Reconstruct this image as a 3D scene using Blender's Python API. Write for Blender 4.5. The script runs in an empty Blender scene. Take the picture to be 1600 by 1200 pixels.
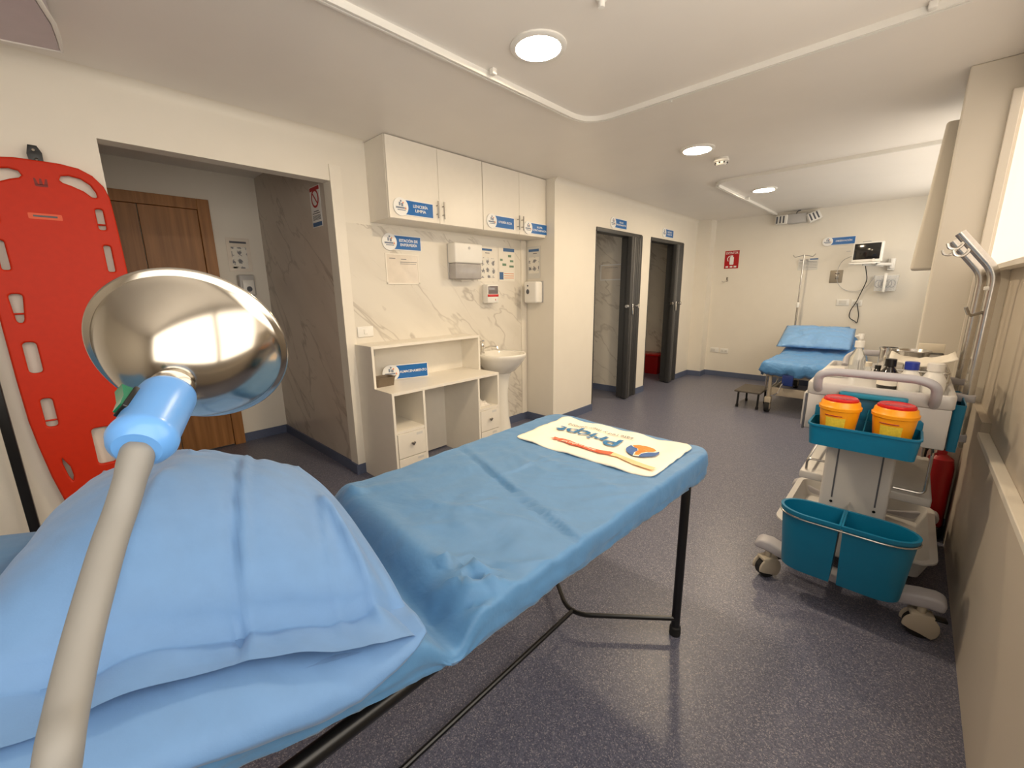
import bpy, bmesh, math, random
from mathutils import Vector, Matrix, noise as mnoise
random.seed(7)
S = bpy.context.scene
COL = S.collection
PI = math.pi

# ------------------------------------------------------------------ camera, world, light, exposure
cam_d = bpy.data.cameras.new('camera')
cam_d.sensor_fit = 'HORIZONTAL'; cam_d.sensor_width = 36.0
cam_d.lens = 651.693 / 1600 * 36.0
cam_d.clip_start = 0.02; cam_d.clip_end = 60
cam = bpy.data.objects.new('camera', cam_d); COL.objects.link(cam)
yaw, pit, rol = math.radians(43.62233), math.radians(12.28581), math.radians(-0.81533)
fw = Vector((-math.sin(yaw) * math.cos(pit), math.cos(yaw) * math.cos(pit), -math.sin(pit)))
rt = Vector((math.cos(yaw), math.sin(yaw), 0)); up = rt.cross(fw)
r2 = rt * math.cos(rol) + up * math.sin(rol); u2 = up * math.cos(rol) - rt * math.sin(rol)
m = Matrix((r2, u2, -fw)).transposed().to_4x4(); m.translation = (0, 0, 1.35)
cam.matrix_world = m
S.camera = cam
W = bpy.data.worlds.new('world'); S.world = W; W.use_nodes = True
W.node_tree.nodes['Background'].inputs[0].default_value = (1.0, .93, .82, 1)
W.node_tree.nodes['Background'].inputs[1].default_value = 0.5
S.view_settings.view_transform = 'Standard'; S.view_settings.look = 'None'
S.view_settings.gamma = 1; S.view_settings.use_curve_mapping = False
S.view_settings.exposure = 0.68
LAMP_COL = (1.0, .79, .53); LAMP_STR = 150.0
WIN_COL = (1.0, .91, .79); WIN_STR = 2.3

# ------------------------------------------------------------------ materials
def sr(r, g, b):
    f = lambda c: (c / 255 / 12.92) if c / 255 <= .04045 else ((c / 255 + .055) / 1.055) ** 2.4
    return (f(r), f(g), f(b), 1)
def newmat(name):
    m = bpy.data.materials.new(name); m.use_nodes = True
    nt = m.node_tree; b = nt.nodes['Principled BSDF']
    return m, nt, b
def node(nt, t, **kw):
    n = nt.nodes.new(t)
    for k, v in kw.items():
        if k in n.inputs.keys() if hasattr(n.inputs, 'keys') else False: n.inputs[k].default_value = v
        else: setattr(n, k, v)
    return n
def mat(name, c, rough=.5, metal=0, var=.04, scale=18, bump=0, bscale=200, coat=0, trans=0, alpha=1, spec=.5, aniso=None):
    m, nt, b = newmat(name)
    L = nt.links.new
    tc = node(nt, 'ShaderNodeTexCoord')
    nz = node(nt, 'ShaderNodeTexNoise'); nz.inputs['Scale'].default_value = scale; nz.inputs['Detail'].default_value = 3
    L(tc.outputs['Object'], nz.inputs['Vector'])
    rp = node(nt, 'ShaderNodeValToRGB')
    c0 = [max(0, x * (1 - var)) for x in c[:3]] + [1]; c1 = [min(1, x * (1 + var)) for x in c[:3]] + [1]
    rp.color_ramp.elements[0].position = .3; rp.color_ramp.elements[1].position = .7
    rp.color_ramp.elements[0].color = c0; rp.color_ramp.elements[1].color = c1
    L(nz.outputs['Fac'], rp.inputs['Fac']); L(rp.outputs['Color'], b.inputs['Base Color'])
    b.inputs['Roughness'].default_value = rough; b.inputs['Metallic'].default_value = metal
    b.inputs['Coat Weight'].default_value = coat; b.inputs['Transmission Weight'].default_value = trans
    b.inputs['Alpha'].default_value = alpha; b.inputs['Specular IOR Level'].default_value = spec
    if bump:
        n2 = node(nt, 'ShaderNodeTexNoise'); n2.inputs['Scale'].default_value = bscale; n2.inputs['Detail'].default_value = 2
        L(tc.outputs['Object'], n2.inputs['Vector'])
        bp = node(nt, 'ShaderNodeBump'); bp.inputs['Strength'].default_value = bump; bp.inputs['Distance'].default_value = .002
        L(n2.outputs['Fac'], bp.inputs['Height']); L(bp.outputs['Normal'], b.inputs['Normal'])
    return m
def emit(name, c, s):
    m, nt, b = newmat(name)
    b.inputs['Base Color'].default_value = (.55, .5, .44, 1)
    b.inputs['Emission Color'].default_value = (*c[:3], 1); b.inputs['Emission Strength'].default_value = s
    return m
def marble_mat(name, base, vein, vs=.9):
    m, nt, b = newmat(name); L = nt.links.new
    tc = node(nt, 'ShaderNodeTexCoord')
    sp = node(nt, 'ShaderNodeSeparateXYZ'); L(tc.outputs['Object'], sp.inputs[0])
    def math2(op, a_, b_):
        q = node(nt, 'ShaderNodeMath', operation=op)
        for i_, v_ in enumerate((a_, b_)):
            if isinstance(v_, (int, float)): q.inputs[i_].default_value = v_
            else: L(v_, q.inputs[i_])
        return q.outputs[0]
    hz = math2('ADD', sp.outputs[0], sp.outputs[1])
    al = math2('MULTIPLY', math2('SUBTRACT', math2('MULTIPLY', hz, 1.2), sp.outputs[2]), .36)
    ac = math2('MULTIPLY', math2('ADD', hz, math2('MULTIPLY', sp.outputs[2], 1.2)), 1.1)
    cb = node(nt, 'ShaderNodeCombineXYZ'); L(al, cb.inputs[0]); L(ac, cb.inputs[1])
    class mp: outputs = {'Vector': cb.outputs[0]}
    def ridged(scale, dist, width):
        n = node(nt, 'ShaderNodeTexNoise'); n.inputs['Scale'].default_value = scale; n.inputs['Detail'].default_value = 4
        n.inputs['Roughness'].default_value = .55; n.inputs['Distortion'].default_value = dist
        L(mp.outputs['Vector'], n.inputs['Vector'])
        s = node(nt, 'ShaderNodeMath', operation='SUBTRACT'); s.inputs[1].default_value = .5; L(n.outputs['Fac'], s.inputs[0])
        a = node(nt, 'ShaderNodeMath', operation='ABSOLUTE'); L(s.outputs[0], a.inputs[0])
        r = node(nt, 'ShaderNodeMapRange'); r.inputs['From Min'].default_value = 0; r.inputs['From Max'].default_value = width
        r.inputs['To Min'].default_value = 1; r.inputs['To Max'].default_value = 0
        L(a.outputs[0], r.inputs['Value']); return r.outputs['Result']
    v1 = ridged(vs * 1.5, .5, .018); v2 = ridged(vs * 2.4, .6, .016)
    msk = node(nt, 'ShaderNodeTexNoise'); msk.inputs['Scale'].default_value = 1.9; L(mp.outputs['Vector'], msk.inputs['Vector'])
    mr = node(nt, 'ShaderNodeMapRange'); mr.inputs['From Min'].default_value = .48; mr.inputs['From Max'].default_value = .68
    L(msk.outputs['Fac'], mr.inputs['Value'])
    m1 = node(nt, 'ShaderNodeMath', operation='MULTIPLY'); L(v1, m1.inputs[0]); L(msk.outputs['Fac'], m1.inputs[1]); m2 = node(nt, 'ShaderNodeMath', operation='MULTIPLY'); L(m1.outputs[0], m2.inputs[0]); m2.inputs[1].default_value = 1.7; m2.use_clamp = True; v1 = m2.outputs[0]
    mm = node(nt, 'ShaderNodeMath', operation='MULTIPLY'); L(v2, mm.inputs[0]); L(mr.outputs['Result'], mm.inputs[1])
    ad = node(nt, 'ShaderNodeMath', operation='MAXIMUM'); L(v1, ad.inputs[0]); L(mm.outputs[0], ad.inputs[1])
    mu = node(nt, 'ShaderNodeMath', operation='MULTIPLY'); mu.inputs[1].default_value = .5; L(ad.outputs[0], mu.inputs[0])
    cl = node(nt, 'ShaderNodeTexNoise'); cl.inputs['Scale'].default_value = 2.6; cl.inputs['Detail'].default_value = 4; L(mp.outputs['Vector'], cl.inputs['Vector'])
    cr = node(nt, 'ShaderNodeMapRange'); cr.inputs['From Min'].default_value = .45; cr.inputs['From Max'].default_value = .75
    cr.inputs['To Max'].default_value = .16; L(cl.outputs['Fac'], cr.inputs['Value'])
    tot = node(nt, 'ShaderNodeMath', operation='ADD'); L(mu.outputs[0], tot.inputs[0]); L(cr.outputs['Result'], tot.inputs[1]); tot.use_clamp = True
    mx = node(nt, 'ShaderNodeMix', data_type='RGBA'); mx.inputs[6].default_value = base; mx.inputs[7].default_value = vein
    L(tot.outputs[0], mx.inputs[0]); L(mx.outputs[2], b.inputs['Base Color'])
    b.inputs['Roughness'].default_value = .28
    return m
def floor_mat():
    m, nt, b = newmat('speckled_vinyl'); L = nt.links.new
    tc = node(nt, 'ShaderNodeTexCoord')
    def speck(scale, stops):
        v = node(nt, 'ShaderNodeTexVoronoi'); v.inputs['Scale'].default_value = scale; L(tc.outputs['Object'], v.inputs['Vector'])
        s = node(nt, 'ShaderNodeSeparateColor'); L(v.outputs['Color'], s.inputs[0])
        r = node(nt, 'ShaderNodeValToRGB'); r.color_ramp.interpolation = 'CONSTANT'
        r.color_ramp.elements[0].position = 0; r.color_ramp.elements[0].color = stops[0][1]
        r.color_ramp.elements[1].position = stops[1][0]; r.color_ramp.elements[1].color = stops[1][1]
        for p, c in stops[2:]:
            e = r.color_ramp.elements.new(p); e.color = c
        L(s.outputs[0], r.inputs['Fac']); return r.outputs['Color']
    a = speck(310, [(0, sr(84, 87, 106)), (.34, sr(102, 104, 124)), (.62, sr(124, 124, 140)), (.80, sr(62, 66, 86)), (.88, sr(170, 166, 170))])
    c = speck(150, [(0, sr(90, 93, 112)), (.45, sr(100, 102, 121)), (.8, sr(112, 114, 130))])
    mx = node(nt, 'ShaderNodeMix', data_type='RGBA'); mx.inputs[0].default_value = .4
    L(a, mx.inputs[6]); L(c, mx.inputs[7])
    L(mx.outputs[2], b.inputs['Base Color'])
    b.inputs['Roughness'].default_value = .36; b.inputs['Specular IOR Level'].default_value = .5
    n2 = node(nt, 'ShaderNodeTexNoise'); n2.inputs['Scale'].default_value = 260; L(tc.outputs['Object'], n2.inputs['Vector'])
    bp = node(nt, 'ShaderNodeBump'); bp.inputs['Strength'].default_value = .12; bp.inputs['Distance'].default_value = .001
    L(n2.outputs['Fac'], bp.inputs['Height']); L(bp.outputs['Normal'], b.inputs['Normal'])
    return m
def cloth_mat(name, c, rough=.62, crease=.35, cs=5.0, ns=3.0):
    m, nt, b = newmat(name); L = nt.links.new
    tc = node(nt, 'ShaderNodeTexCoord')
    w = node(nt, 'ShaderNodeTexVoronoi', feature='DISTANCE_TO_EDGE'); w.inputs['Scale'].default_value = cs
    n1 = node(nt, 'ShaderNodeTexNoise'); n1.inputs['Scale'].default_value = ns; n1.inputs['Detail'].default_value = 5; n1.inputs['Distortion'].default_value = .5
    L(tc.outputs['Object'], n1.inputs['Vector'])
    vm = node(nt, 'ShaderNodeVectorMath', operation='ADD'); L(tc.outputs['Object'], vm.inputs[0]); L(n1.outputs['Color'], vm.inputs[1]); L(vm.outputs[0], w.inputs['Vector'])
    mr = node(nt, 'ShaderNodeMapRange'); mr.inputs['From Max'].default_value = .05; L(w.outputs['Distance'], mr.inputs['Value'])
    b1 = node(nt, 'ShaderNodeBump'); b1.inputs['Strength'].default_value = crease * .0; b1.inputs['Distance'].default_value = .004; L(mr.outputs['Result'], b1.inputs['Height'])
    b0 = node(nt, 'ShaderNodeBump'); b0.inputs['Strength'].default_value = crease; b0.inputs['Distance'].default_value = .03; L(n1.outputs['Fac'], b0.inputs['Height']); L(b1.outputs['Normal'], b0.inputs['Normal'])
    n3 = node(nt, 'ShaderNodeTexNoise'); n3.inputs['Scale'].default_value = 420; L(tc.outputs['Object'], n3.inputs['Vector'])
    b2 = node(nt, 'ShaderNodeBump'); b2.inputs['Strength'].default_value = .18; b2.inputs['Distance'].default_value = .0006; L(n3.outputs['Fac'], b2.inputs['Height']); L(b0.outputs['Normal'], b2.inputs['Normal'])
    L(b2.outputs['Normal'], b.inputs['Normal'])
    rp = node(nt, 'ShaderNodeValToRGB'); rp.color_ramp.elements[0].position = .3; rp.color_ramp.elements[1].position = .7
    rp.color_ramp.elements[0].color = [x * .965 for x in c[:3]] + [1]; rp.color_ramp.elements[1].color = [min(1, x * 1.03) for x in c[:3]] + [1]
    n4 = node(nt, 'ShaderNodeTexNoise'); n4.inputs['Scale'].default_value = 30; n4.inputs['Detail'].default_value = 4; L(tc.outputs['Object'], n4.inputs['Vector'])
    L(n4.outputs['Fac'], rp.inputs['Fac']); L(rp.outputs['Color'], b.inputs['Base Color'])
    b.inputs['Roughness'].default_value = rough; b.inputs['Sheen Weight'].default_value = .15
    return m
def wood_mat():
    m, nt, b = newmat('brown_wood'); L = nt.links.new
    tc = node(nt, 'ShaderNodeTexCoord'); mp = node(nt, 'ShaderNodeMapping'); mp.inputs['Scale'].default_value = (30, 30, 1.6)
    L(tc.outputs['Object'], mp.inputs['Vector'])
    n = node(nt, 'ShaderNodeTexNoise'); n.inputs['Scale'].default_value = 1.0; n.inputs['Detail'].default_value = 5; L(mp.outputs['Vector'], n.inputs['Vector'])
    r = node(nt, 'ShaderNodeValToRGB'); r.color_ramp.elements[0].color = sr(142, 94, 48); r.color_ramp.elements[1].color = sr(178, 124, 70)
    r.color_ramp.elements[0].position = .3; r.color_ramp.elements[1].position = .7
    L(n.outputs['Fac'], r.inputs['Fac']); L(r.outputs['Color'], b.inputs['Base Color']); b.inputs['Roughness'].default_value = .45
    return m
def figure_mat():
    m, nt, b = newmat('printed_figures'); L = nt.links.new
    tc = node(nt, 'ShaderNodeTexCoord')
    v = node(nt, 'ShaderNodeTexVoronoi'); v.inputs['Scale'].default_value = 15; v.inputs['Randomness'].default_value = .25; L(tc.outputs['Object'], v.inputs['Vector'])
    n = node(nt, 'ShaderNodeTexNoise'); n.inputs['Scale'].default_value = 70; L(tc.outputs['Object'], n.inputs['Vector'])
    a = node(nt, 'ShaderNodeMath', operation='MULTIPLY_ADD'); a.inputs[1].default_value = .9; L(n.outputs['Fac'], a.inputs[0]); L(v.outputs['Distance'], a.inputs[2])
    r = node(nt, 'ShaderNodeValToRGB'); r.color_ramp.elements[0].position = .66; r.color_ramp.elements[0].color = sr(128, 128, 132)
    r.color_ramp.elements[1].position = .80; r.color_ramp.elements[1].color = sr(232, 228, 218)
    L(a.outputs[0], r.inputs['Fac']); L(r.outputs['Color'], b.inputs['Base Color']); b.inputs['Roughness'].default_value = .5
    return m
M = {}
M['figures'] = figure_mat()
M['wall'] = mat('wall_paint', sr(232, 226, 214), .55, var=.012, scale=6, bump=.05, bscale=150)
M['ceil'] = mat('ceiling_gloss_paint', sr(238, 233, 226), .42, var=.012, scale=4)
M['lowwall'] = mat('grey_beige_panel', sr(200, 190, 176), .5, var=.008, scale=3)
M['marble'] = marble_mat('marble_panel', sr(226, 220, 208), sr(150, 138, 124))
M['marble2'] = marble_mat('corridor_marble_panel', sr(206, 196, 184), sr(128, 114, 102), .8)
M['floor'] = floor_mat()
M['base'] = mat('blue_vinyl_skirting', sr(88, 98, 124), .45, var=.1, scale=160)
M['white'] = mat('white_laminate', sr(236, 230, 218), .35, var=.01)
M['plaster_white'] = mat('white_plastic', sr(236, 234, 228), .35, var=.01)
M['grey_plastic'] = mat('grey_plastic', sr(190, 188, 186), .4, var=.02)
M['clear_grey'] = mat('smoky_clear_plastic', sr(190, 186, 184), .2, var=.05, alpha=.75)
M['ceramic'] = mat('white_ceramic', sr(238, 234, 224), .12, var=.01, coat=.4)
M['chrome'] = mat('chrome', (.75, .74, .72, 1), .12, 1, var=.02)
M['steel'] = mat('brushed_steel', (.62, .60, .57, 1), .25, 1, var=.05, scale=60)
M['dome'] = mat('polished_dome_metal', (.50, .46, .40, 1), .17, 1, var=.06, scale=14)
M['nickel'] = mat('dark_nickel', (.35, .33, .3, 1), .25, 1)
M['black'] = mat('black_paint', sr(16, 16, 17), .3, var=.1)
M['rubber'] = mat('black_rubber', sr(22, 22, 23), .7)
M['dkgrey'] = mat('dark_grey_door', sr(62, 62, 62), .45, var=.05)
M['dkgrey2'] = mat('mid_grey_door_fold', sr(92, 91, 90), .42, var=.05)
M['sheet'] = cloth_mat('blue_sheet_fabric', sr(76, 125, 170), .55, .6, 6.5)
M['pillow'] = cloth_mat('pale_blue_pillow_fabric', sr(94, 134, 182), .65, .3, 2.6)
M['sheet2'] = cloth_mat('far_bed_blue_fabric', sr(82, 142, 200), .5, .9, 7, 8)
M['pillow2'] = cloth_mat('far_pillow_blue_fabric', sr(120, 168, 220), .5, .9, 7, 7)
M['orange'] = mat('orange_red_plastic', sr(196, 40, 2), .5, var=.03, scale=40, bump=.08, bscale=500, spec=.3)
M['pinkwall'] = M['wall']
M['neck'] = mat('grey_rubber_sleeve', sr(122, 120, 116), .5, var=.02)
M['ltblue'] = mat('light_blue_plastic', sr(92, 148, 212), .3, var=.01, coat=.1)
M['green'] = mat('green_switch', sr(16, 96, 66), .2, var=.2, coat=.5)
M['signblue'] = mat('sign_blue', sr(28, 104, 176), .3, var=.02)
M['signwhite'] = mat('sign_white', sr(238, 238, 236), .35, var=.01)
M['ink'] = mat('dark_ink', sr(90, 92, 100), .6)
M['inkblue'] = mat('blue_ink', sr(74, 110, 156), .6)
M['emblem'] = mat('badge_emblem_grey', sr(128, 138, 156), .6)
M['inkorange'] = mat('orange_ink', sr(224, 150, 110), .6)
M['inkgreen'] = mat('green_ink', sr(110, 140, 116), .6)
M['paper'] = mat('white_paper', sr(236, 230, 218), .6, var=.01)
M['film'] = mat('clear_plastic_sleeve', sr(226, 216, 202), .18, var=.05, scale=12, bump=.5, bscale=18)
M['greypaper'] = mat('grey_paper', sr(214, 212, 206), .5, var=.02)
M['red'] = mat('sign_red', sr(176, 20, 28), .35)
M['darkred'] = mat('dark_red_plastic', sr(150, 10, 12), .35)
M['wood'] = wood_mat()
M['cream'] = mat('cream_cotton', sr(242, 232, 212), .75, var=.02, bump=.2, bscale=300)
M['logoblue'] = mat('print_blue', sr(34, 108, 158), .6)
M['logonavy'] = mat('print_navy', sr(52, 92, 150), .6)
M['logoorange'] = mat('print_orange', sr(244, 130, 40), .6, var=.2, scale=25)
M['ribbon'] = mat('print_ribbon_red', sr(226, 98, 64), .6)
M['ribbon2'] = mat('print_ribbon_pale', sr(246, 196, 146), .6)
M['basket'] = mat('taupe_plastic_weave', sr(112, 98, 80), .55, bump=.6, bscale=160)
M['teal'] = mat('teal_plastic', sr(4, 112, 150), .4, var=.03)
M['teallight'] = mat('teal_plastic_lid', sr(20, 130, 162), .4, var=.03)
M['yellow'] = mat('orange_yellow_plastic', sr(248, 160, 20), .35, var=.02)
M['redlid'] = mat('red_plastic_lid', sr(196, 20, 22), .25, var=.05)
M['label'] = mat('yellow_label', sr(226, 196, 60), .5, var=.1, scale=120)
M['trolley'] = mat('trolley_white_plastic', sr(206, 204, 202), .38, var=.01)
M['trolleygrey'] = mat('trolley_grey_handle', sr(178, 176, 182), .4, var=.01)
M['caster'] = mat('caster_cream_plastic', sr(186, 176, 158), .45, var=.02)
M['brownglass'] = mat('dark_bottle_glass', sr(22, 16, 14), .12, coat=.5)
M['bluecap'] = mat('blue_cap', sr(34, 56, 156), .35)
M['clearglass'] = mat('clear_bottle_plastic', (.9, .92, .92, 1), .06, var=0, trans=.85)
M['clearpl'] = mat('clear_basket_plastic', (.85, .86, .86, 1), .12, var=0, alpha=.25)
M['plate'] = mat('dull_steel_plate', sr(150, 140, 124), .5, .3)
M['screen'] = mat('dark_screen', sr(26, 24, 24), .12, coat=.4)
M['beigepaint'] = mat('bed_frame_paint', sr(176, 166, 150), .4)
M['bluecrank'] = mat('blue_bracket_paint', sr(26, 52, 124), .4)
M['stoolrubber'] = mat('ribbed_rubber', sr(84, 78, 72), .6, bump=.3, bscale=200)
M['lilac'] = mat('lilac_grey_plastic', sr(196, 186, 190), .4, var=.02)
M['lamp'] = emit('lamp_diffuser', LAMP_COL, LAMP_STR)
M['windowdim'] = emit('peach_window_film', (1.0, .85, .69), .62)
M['windowfar'] = emit('bright_far_window_film', WIN_COL, 2.2)
M['window'] = emit('bright_window_film', WIN_COL, WIN_STR)
M['cabcloth'] = mat('crumpled_clear_bag', sr(222, 216, 208), .25, var=.1, scale=40, bump=1, bscale=60)

# ------------------------------------------------------------------ mesh helpers
def woff(o):
    v = Vector((0, 0, 0))
    while o is not None:
        v += o.location; o = o.parent
    return v
def obj(name, bm, m, parent=None, bevel=0, smooth=35, seg=2, sub=0, loc=None):
    """one mesh object; bm is in world coordinates; origin at loc (top level) or at the parent's origin"""
    o = bpy.data.objects.new(name, None if False else bpy.data.meshes.new(name)); me = o.data
    off = woff(parent) if parent is not None else Vector(loc if loc is not None else (0, 0, 0))
    bmesh.ops.translate(bm, vec=-off, verts=bm.verts)
    bmesh.ops.recalc_face_normals(bm, faces=bm.faces)
    bm.to_mesh(me); bm.free()
    me.materials.append(m)
    COL.objects.link(o)
    if parent is not None: o.parent = parent
    else: o.location = off
    if bevel:
        b = o.modifiers.new('bevel', 'BEVEL'); b.width = bevel; b.segments = seg; b.limit_method = 'ANGLE'; b.angle_limit = math.radians(40)
        b.harden_normals = False
    if sub:
        s = o.modifiers.new('sub', 'SUBSURF'); s.levels = sub; s.render_levels = sub
    if smooth:
        for p in me.polygons: p.use_smooth = True
        if smooth < 180:
            me.set_sharp_from_angle(angle=math.radians(smooth)) if not bevel else None
    return o
def thing(name, label, cat, loc=(0, 0, 0), group=None):
    o = bpy.data.objects.new(name, None); COL.objects.link(o); o.location = loc
    o.empty_display_size = .05
    return tag(o, label, cat, group)
def tag(o, label, cat, group=None):
    o['label'] = label; o['category'] = cat
    if group: o['group'] = group
    return o
def struct(name, bm, m, parent=None, **kw):
    kw.setdefault('smooth', 0)
    o = obj(name, bm, m, parent, **kw)
    if parent is None: o['kind'] = 'structure'
    return o
def B(): return bmesh.new()
def box(bm, x0, x1, y0, y1, z0, z1):
    v = [bm.verts.new((x, y, z)) for x in (x0, x1) for y in (y0, y1) for z in (z0, z1)]
    for f in ((0, 1, 3, 2), (4, 6, 7, 5), (0, 4, 5, 1), (2, 3, 7, 6), (0, 2, 6, 4), (1, 5, 7, 3)):
        bm.faces.new([v[i] for i in f])
    return bm
def bx(*a): return box(B(), *a)
def prism(bm, poly, ax, a, b):
    """poly: 2-D points; ax = axis of extrusion"""
    def P(p, t):
        return {'X': (t, p[0], p[1]), 'Y': (p[0], t, p[1]), 'Z': (p[0], p[1], t)}[ax]
    v0 = [bm.verts.new(P(p, a)) for p in poly]; v1 = [bm.verts.new(P(p, b)) for p in poly]
    n = len(poly)
    bm.faces.new(v0); bm.faces.new(v1[::-1])
    for i in range(n): bm.faces.new((v0[i], v0[(i + 1) % n], v1[(i + 1) % n], v1[i]))
    return bm
def frame_for(d):
    d = Vector(d).normalized(); a = Vector((0, 0, 1)) if abs(d.z) < .9 else Vector((1, 0, 0))
    u = d.cross(a).normalized(); return u, d.cross(u).normalized()
def tube(bm, pts, r, n=10, caps=True):
    """sweep along pts; r a number or a list"""
    pts = [Vector(p) for p in pts]; k = len(pts)
    rs = r if isinstance(r, (list, tuple)) else [r] * k
    rings = []; u = None
    for i, p in enumerate(pts):
        t = (pts[min(i + 1, k - 1)] - pts[max(i - 1, 0)]).normalized()
        if u is None: u, w = frame_for(t)
        else:
            u = (u - t * u.dot(t)).normalized(); w = t.cross(u)
        w = t.cross(u)
        rings.append([bm.verts.new(p + (u * math.cos(a) + w * math.sin(a)) * rs[i]) for a in [2 * PI * j / n for j in range(n)]])
    for i in range(k - 1):
        for j in range(n): bm.faces.new((rings[i][j], rings[i][(j + 1) % n], rings[i + 1][(j + 1) % n], rings[i + 1][j]))
    if caps: bm.faces.new(rings[0][::-1]); bm.faces.new(rings[-1])
    return bm
def arc(p0, c, p1, n=6):
    """quadratic bend p0 -> p1 with corner c"""
    p0, c, p1 = Vector(p0), Vector(c), Vector(p1)
    return [(1 - t) ** 2 * p0 + 2 * t * (1 - t) * c + t * t * p1 for t in [i / n for i in range(n + 1)]]
def bent(pts, r=.03, n=6):
    """polyline with rounded corners"""
    pts = [Vector(p) for p in pts]; out = [pts[0]]
    for a, b, c in zip(pts, pts[1:], pts[2:]):
        d0 = (a - b); d1 = (c - b); q = min(r, d0.length * .49, d1.length * .49)
        out += arc(b + d0.normalized() * q, b, b + d1.normalized() * q, n)
    out.append(pts[-1]); return out
def lathe(bm, prof, n=32, mx=None, sx=1, sy=1):
    """prof: list of (r, z)"""
    mx = mx or Matrix()
    rings = []
    for r, z in prof:
        if r < 1e-6: rings.append([bm.verts.new(mx @ Vector((0, 0, z)))])
        else: rings.append([bm.verts.new(mx @ Vector((r * sx * math.cos(2 * PI * j / n), r * sy * math.sin(2 * PI * j / n), z))) for j in range(n)])
    for a, b in zip(rings, rings[1:]):
        for j in range(n):
            k = (j + 1) % n
            if len(a) == 1 and len(b) == 1: continue
            if len(a) == 1: bm.faces.new((a[0], b[j], b[k]))
            elif len(b) == 1: bm.faces.new((a[j], a[k], b[0]))
            else: bm.faces.new((a[j], a[k], b[k], b[j]))
    return bm
def cyl(bm, p0, p1, r, r1=None, n=16):
    return tube(bm, [p0, p1], [r, r if r1 is None else r1], n)
def T(x, y, z): return Matrix.Translation((x, y, z))
def basis(o, u, v):
    """matrix from a flat XY drawing to the plane at o with axes u (right), v (up)"""
    u = Vector(u).normalized(); v = Vector(v).normalized(); w = u.cross(v)
    mm = Matrix((u, v, w)).transposed().to_4x4(); mm.translation = Vector(o); return mm
def ell(cx, cy, rx, ry, n=28): return [(cx + rx * math.cos(2 * PI * i / n), cy + ry * math.sin(2 * PI * i / n)) for i in range(n)]
def rrect(x0, x1, y0, y1, r, n=5):
    out = []
    for cx, cy, a in ((x1 - r, y1 - r, 0), (x0 + r, y1 - r, 90), (x0 + r, y0 + r, 180), (x1 - r, y0 + r, 270)):
        for i in range(n + 1):
            t = math.radians(a + 90 * i / n); out.append((cx + r * math.cos(t), cy + r * math.sin(t)))
    return out
def flat(bm, poly, mx, z0=0, z1=.001):
    """thin slab of a 2-D outline placed with matrix mx"""
    v0 = [bm.verts.new(mx @ Vector((p[0], p[1], z0))) for p in poly]; v1 = [bm.verts.new(mx @ Vector((p[0], p[1], z1))) for p in poly]
    n = len(poly); bm.faces.new(v0[::-1]); bm.faces.new(v1)
    for i in range(n): bm.faces.new((v0[i], v0[(i + 1) % n], v1[(i + 1) % n], v1[i]))
    return bm
def plate(outlines, ext, bev, mx):
    """2-D outlines (first outer, others holes) -> rounded plate, as a bmesh in the world"""
    cu = bpy.data.curves.new('outline', 'CURVE'); cu.dimensions = '2D'; cu.fill_mode = 'BOTH'
    cu.extrude = ext; cu.bevel_depth = bev; cu.bevel_resolution = 3
    for pl in outlines:
        s = cu.splines.new('POLY'); s.points.add(len(pl) - 1); s.use_cyclic_u = True
        for p, q in zip(s.points, pl): p.co = (q[0], q[1], 0, 1)
    o = bpy.data.objects.new('outline', cu); COL.objects.link(o)
    me = bpy.data.meshes.new_from_object(o.evaluated_get(bpy.context.evaluated_depsgraph_get()))
    bm = B(); bm.from_mesh(me); bpy.data.objects.remove(o); bpy.data.curves.remove(cu); bpy.data.meshes.remove(me)
    bmesh.ops.remove_doubles(bm, verts=bm.verts, dist=1e-5)
    bm.transform(mx); return bm
def text_bm(txt, size, mx, bold=0, width=None, ext=.0004, align='CENTER', spacing=1.0, bm=None):
    cu = bpy.data.curves.new('lettering', 'FONT'); cu.body = txt; cu.size = size; cu.align_x = align; cu.align_y = 'CENTER'
    cu.offset = bold; cu.extrude = ext; cu.space_character = spacing; cu.resolution_u = 3
    o = bpy.data.objects.new('lettering', cu); COL.objects.link(o)
    dg = bpy.context.evaluated_depsgraph_get(); dg.update()
    me = bpy.data.meshes.new_from_object(o.evaluated_get(dg))
    b = bm or B(); t = B(); t.from_mesh(me)
    if width and t.verts:
        xs = [v.co.x for v in t.verts]; k = width / max(1e-6, max(xs) - min(xs)); c = (max(xs) + min(xs)) / 2
        for v in t.verts: v.co.x = (v.co.x - c) * k
    t.transform(mx); tm = bpy.data.meshes.new('t'); t.to_mesh(tm); t.free(); b.from_mesh(tm)
    bpy.data.objects.remove(o); bpy.data.curves.remove(cu); bpy.data.meshes.remove(me); bpy.data.meshes.remove(tm)
    return b
def fbm(x, y, z=0, s=1.0):
    return mnoise.fractal((x * s, y * s, z * s), 1.0, 2.0, 4)

ZC = 2.39; XW = -2.57; XA = -2.94; YF = 7.08; XR = .29; YB = -2.3
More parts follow.
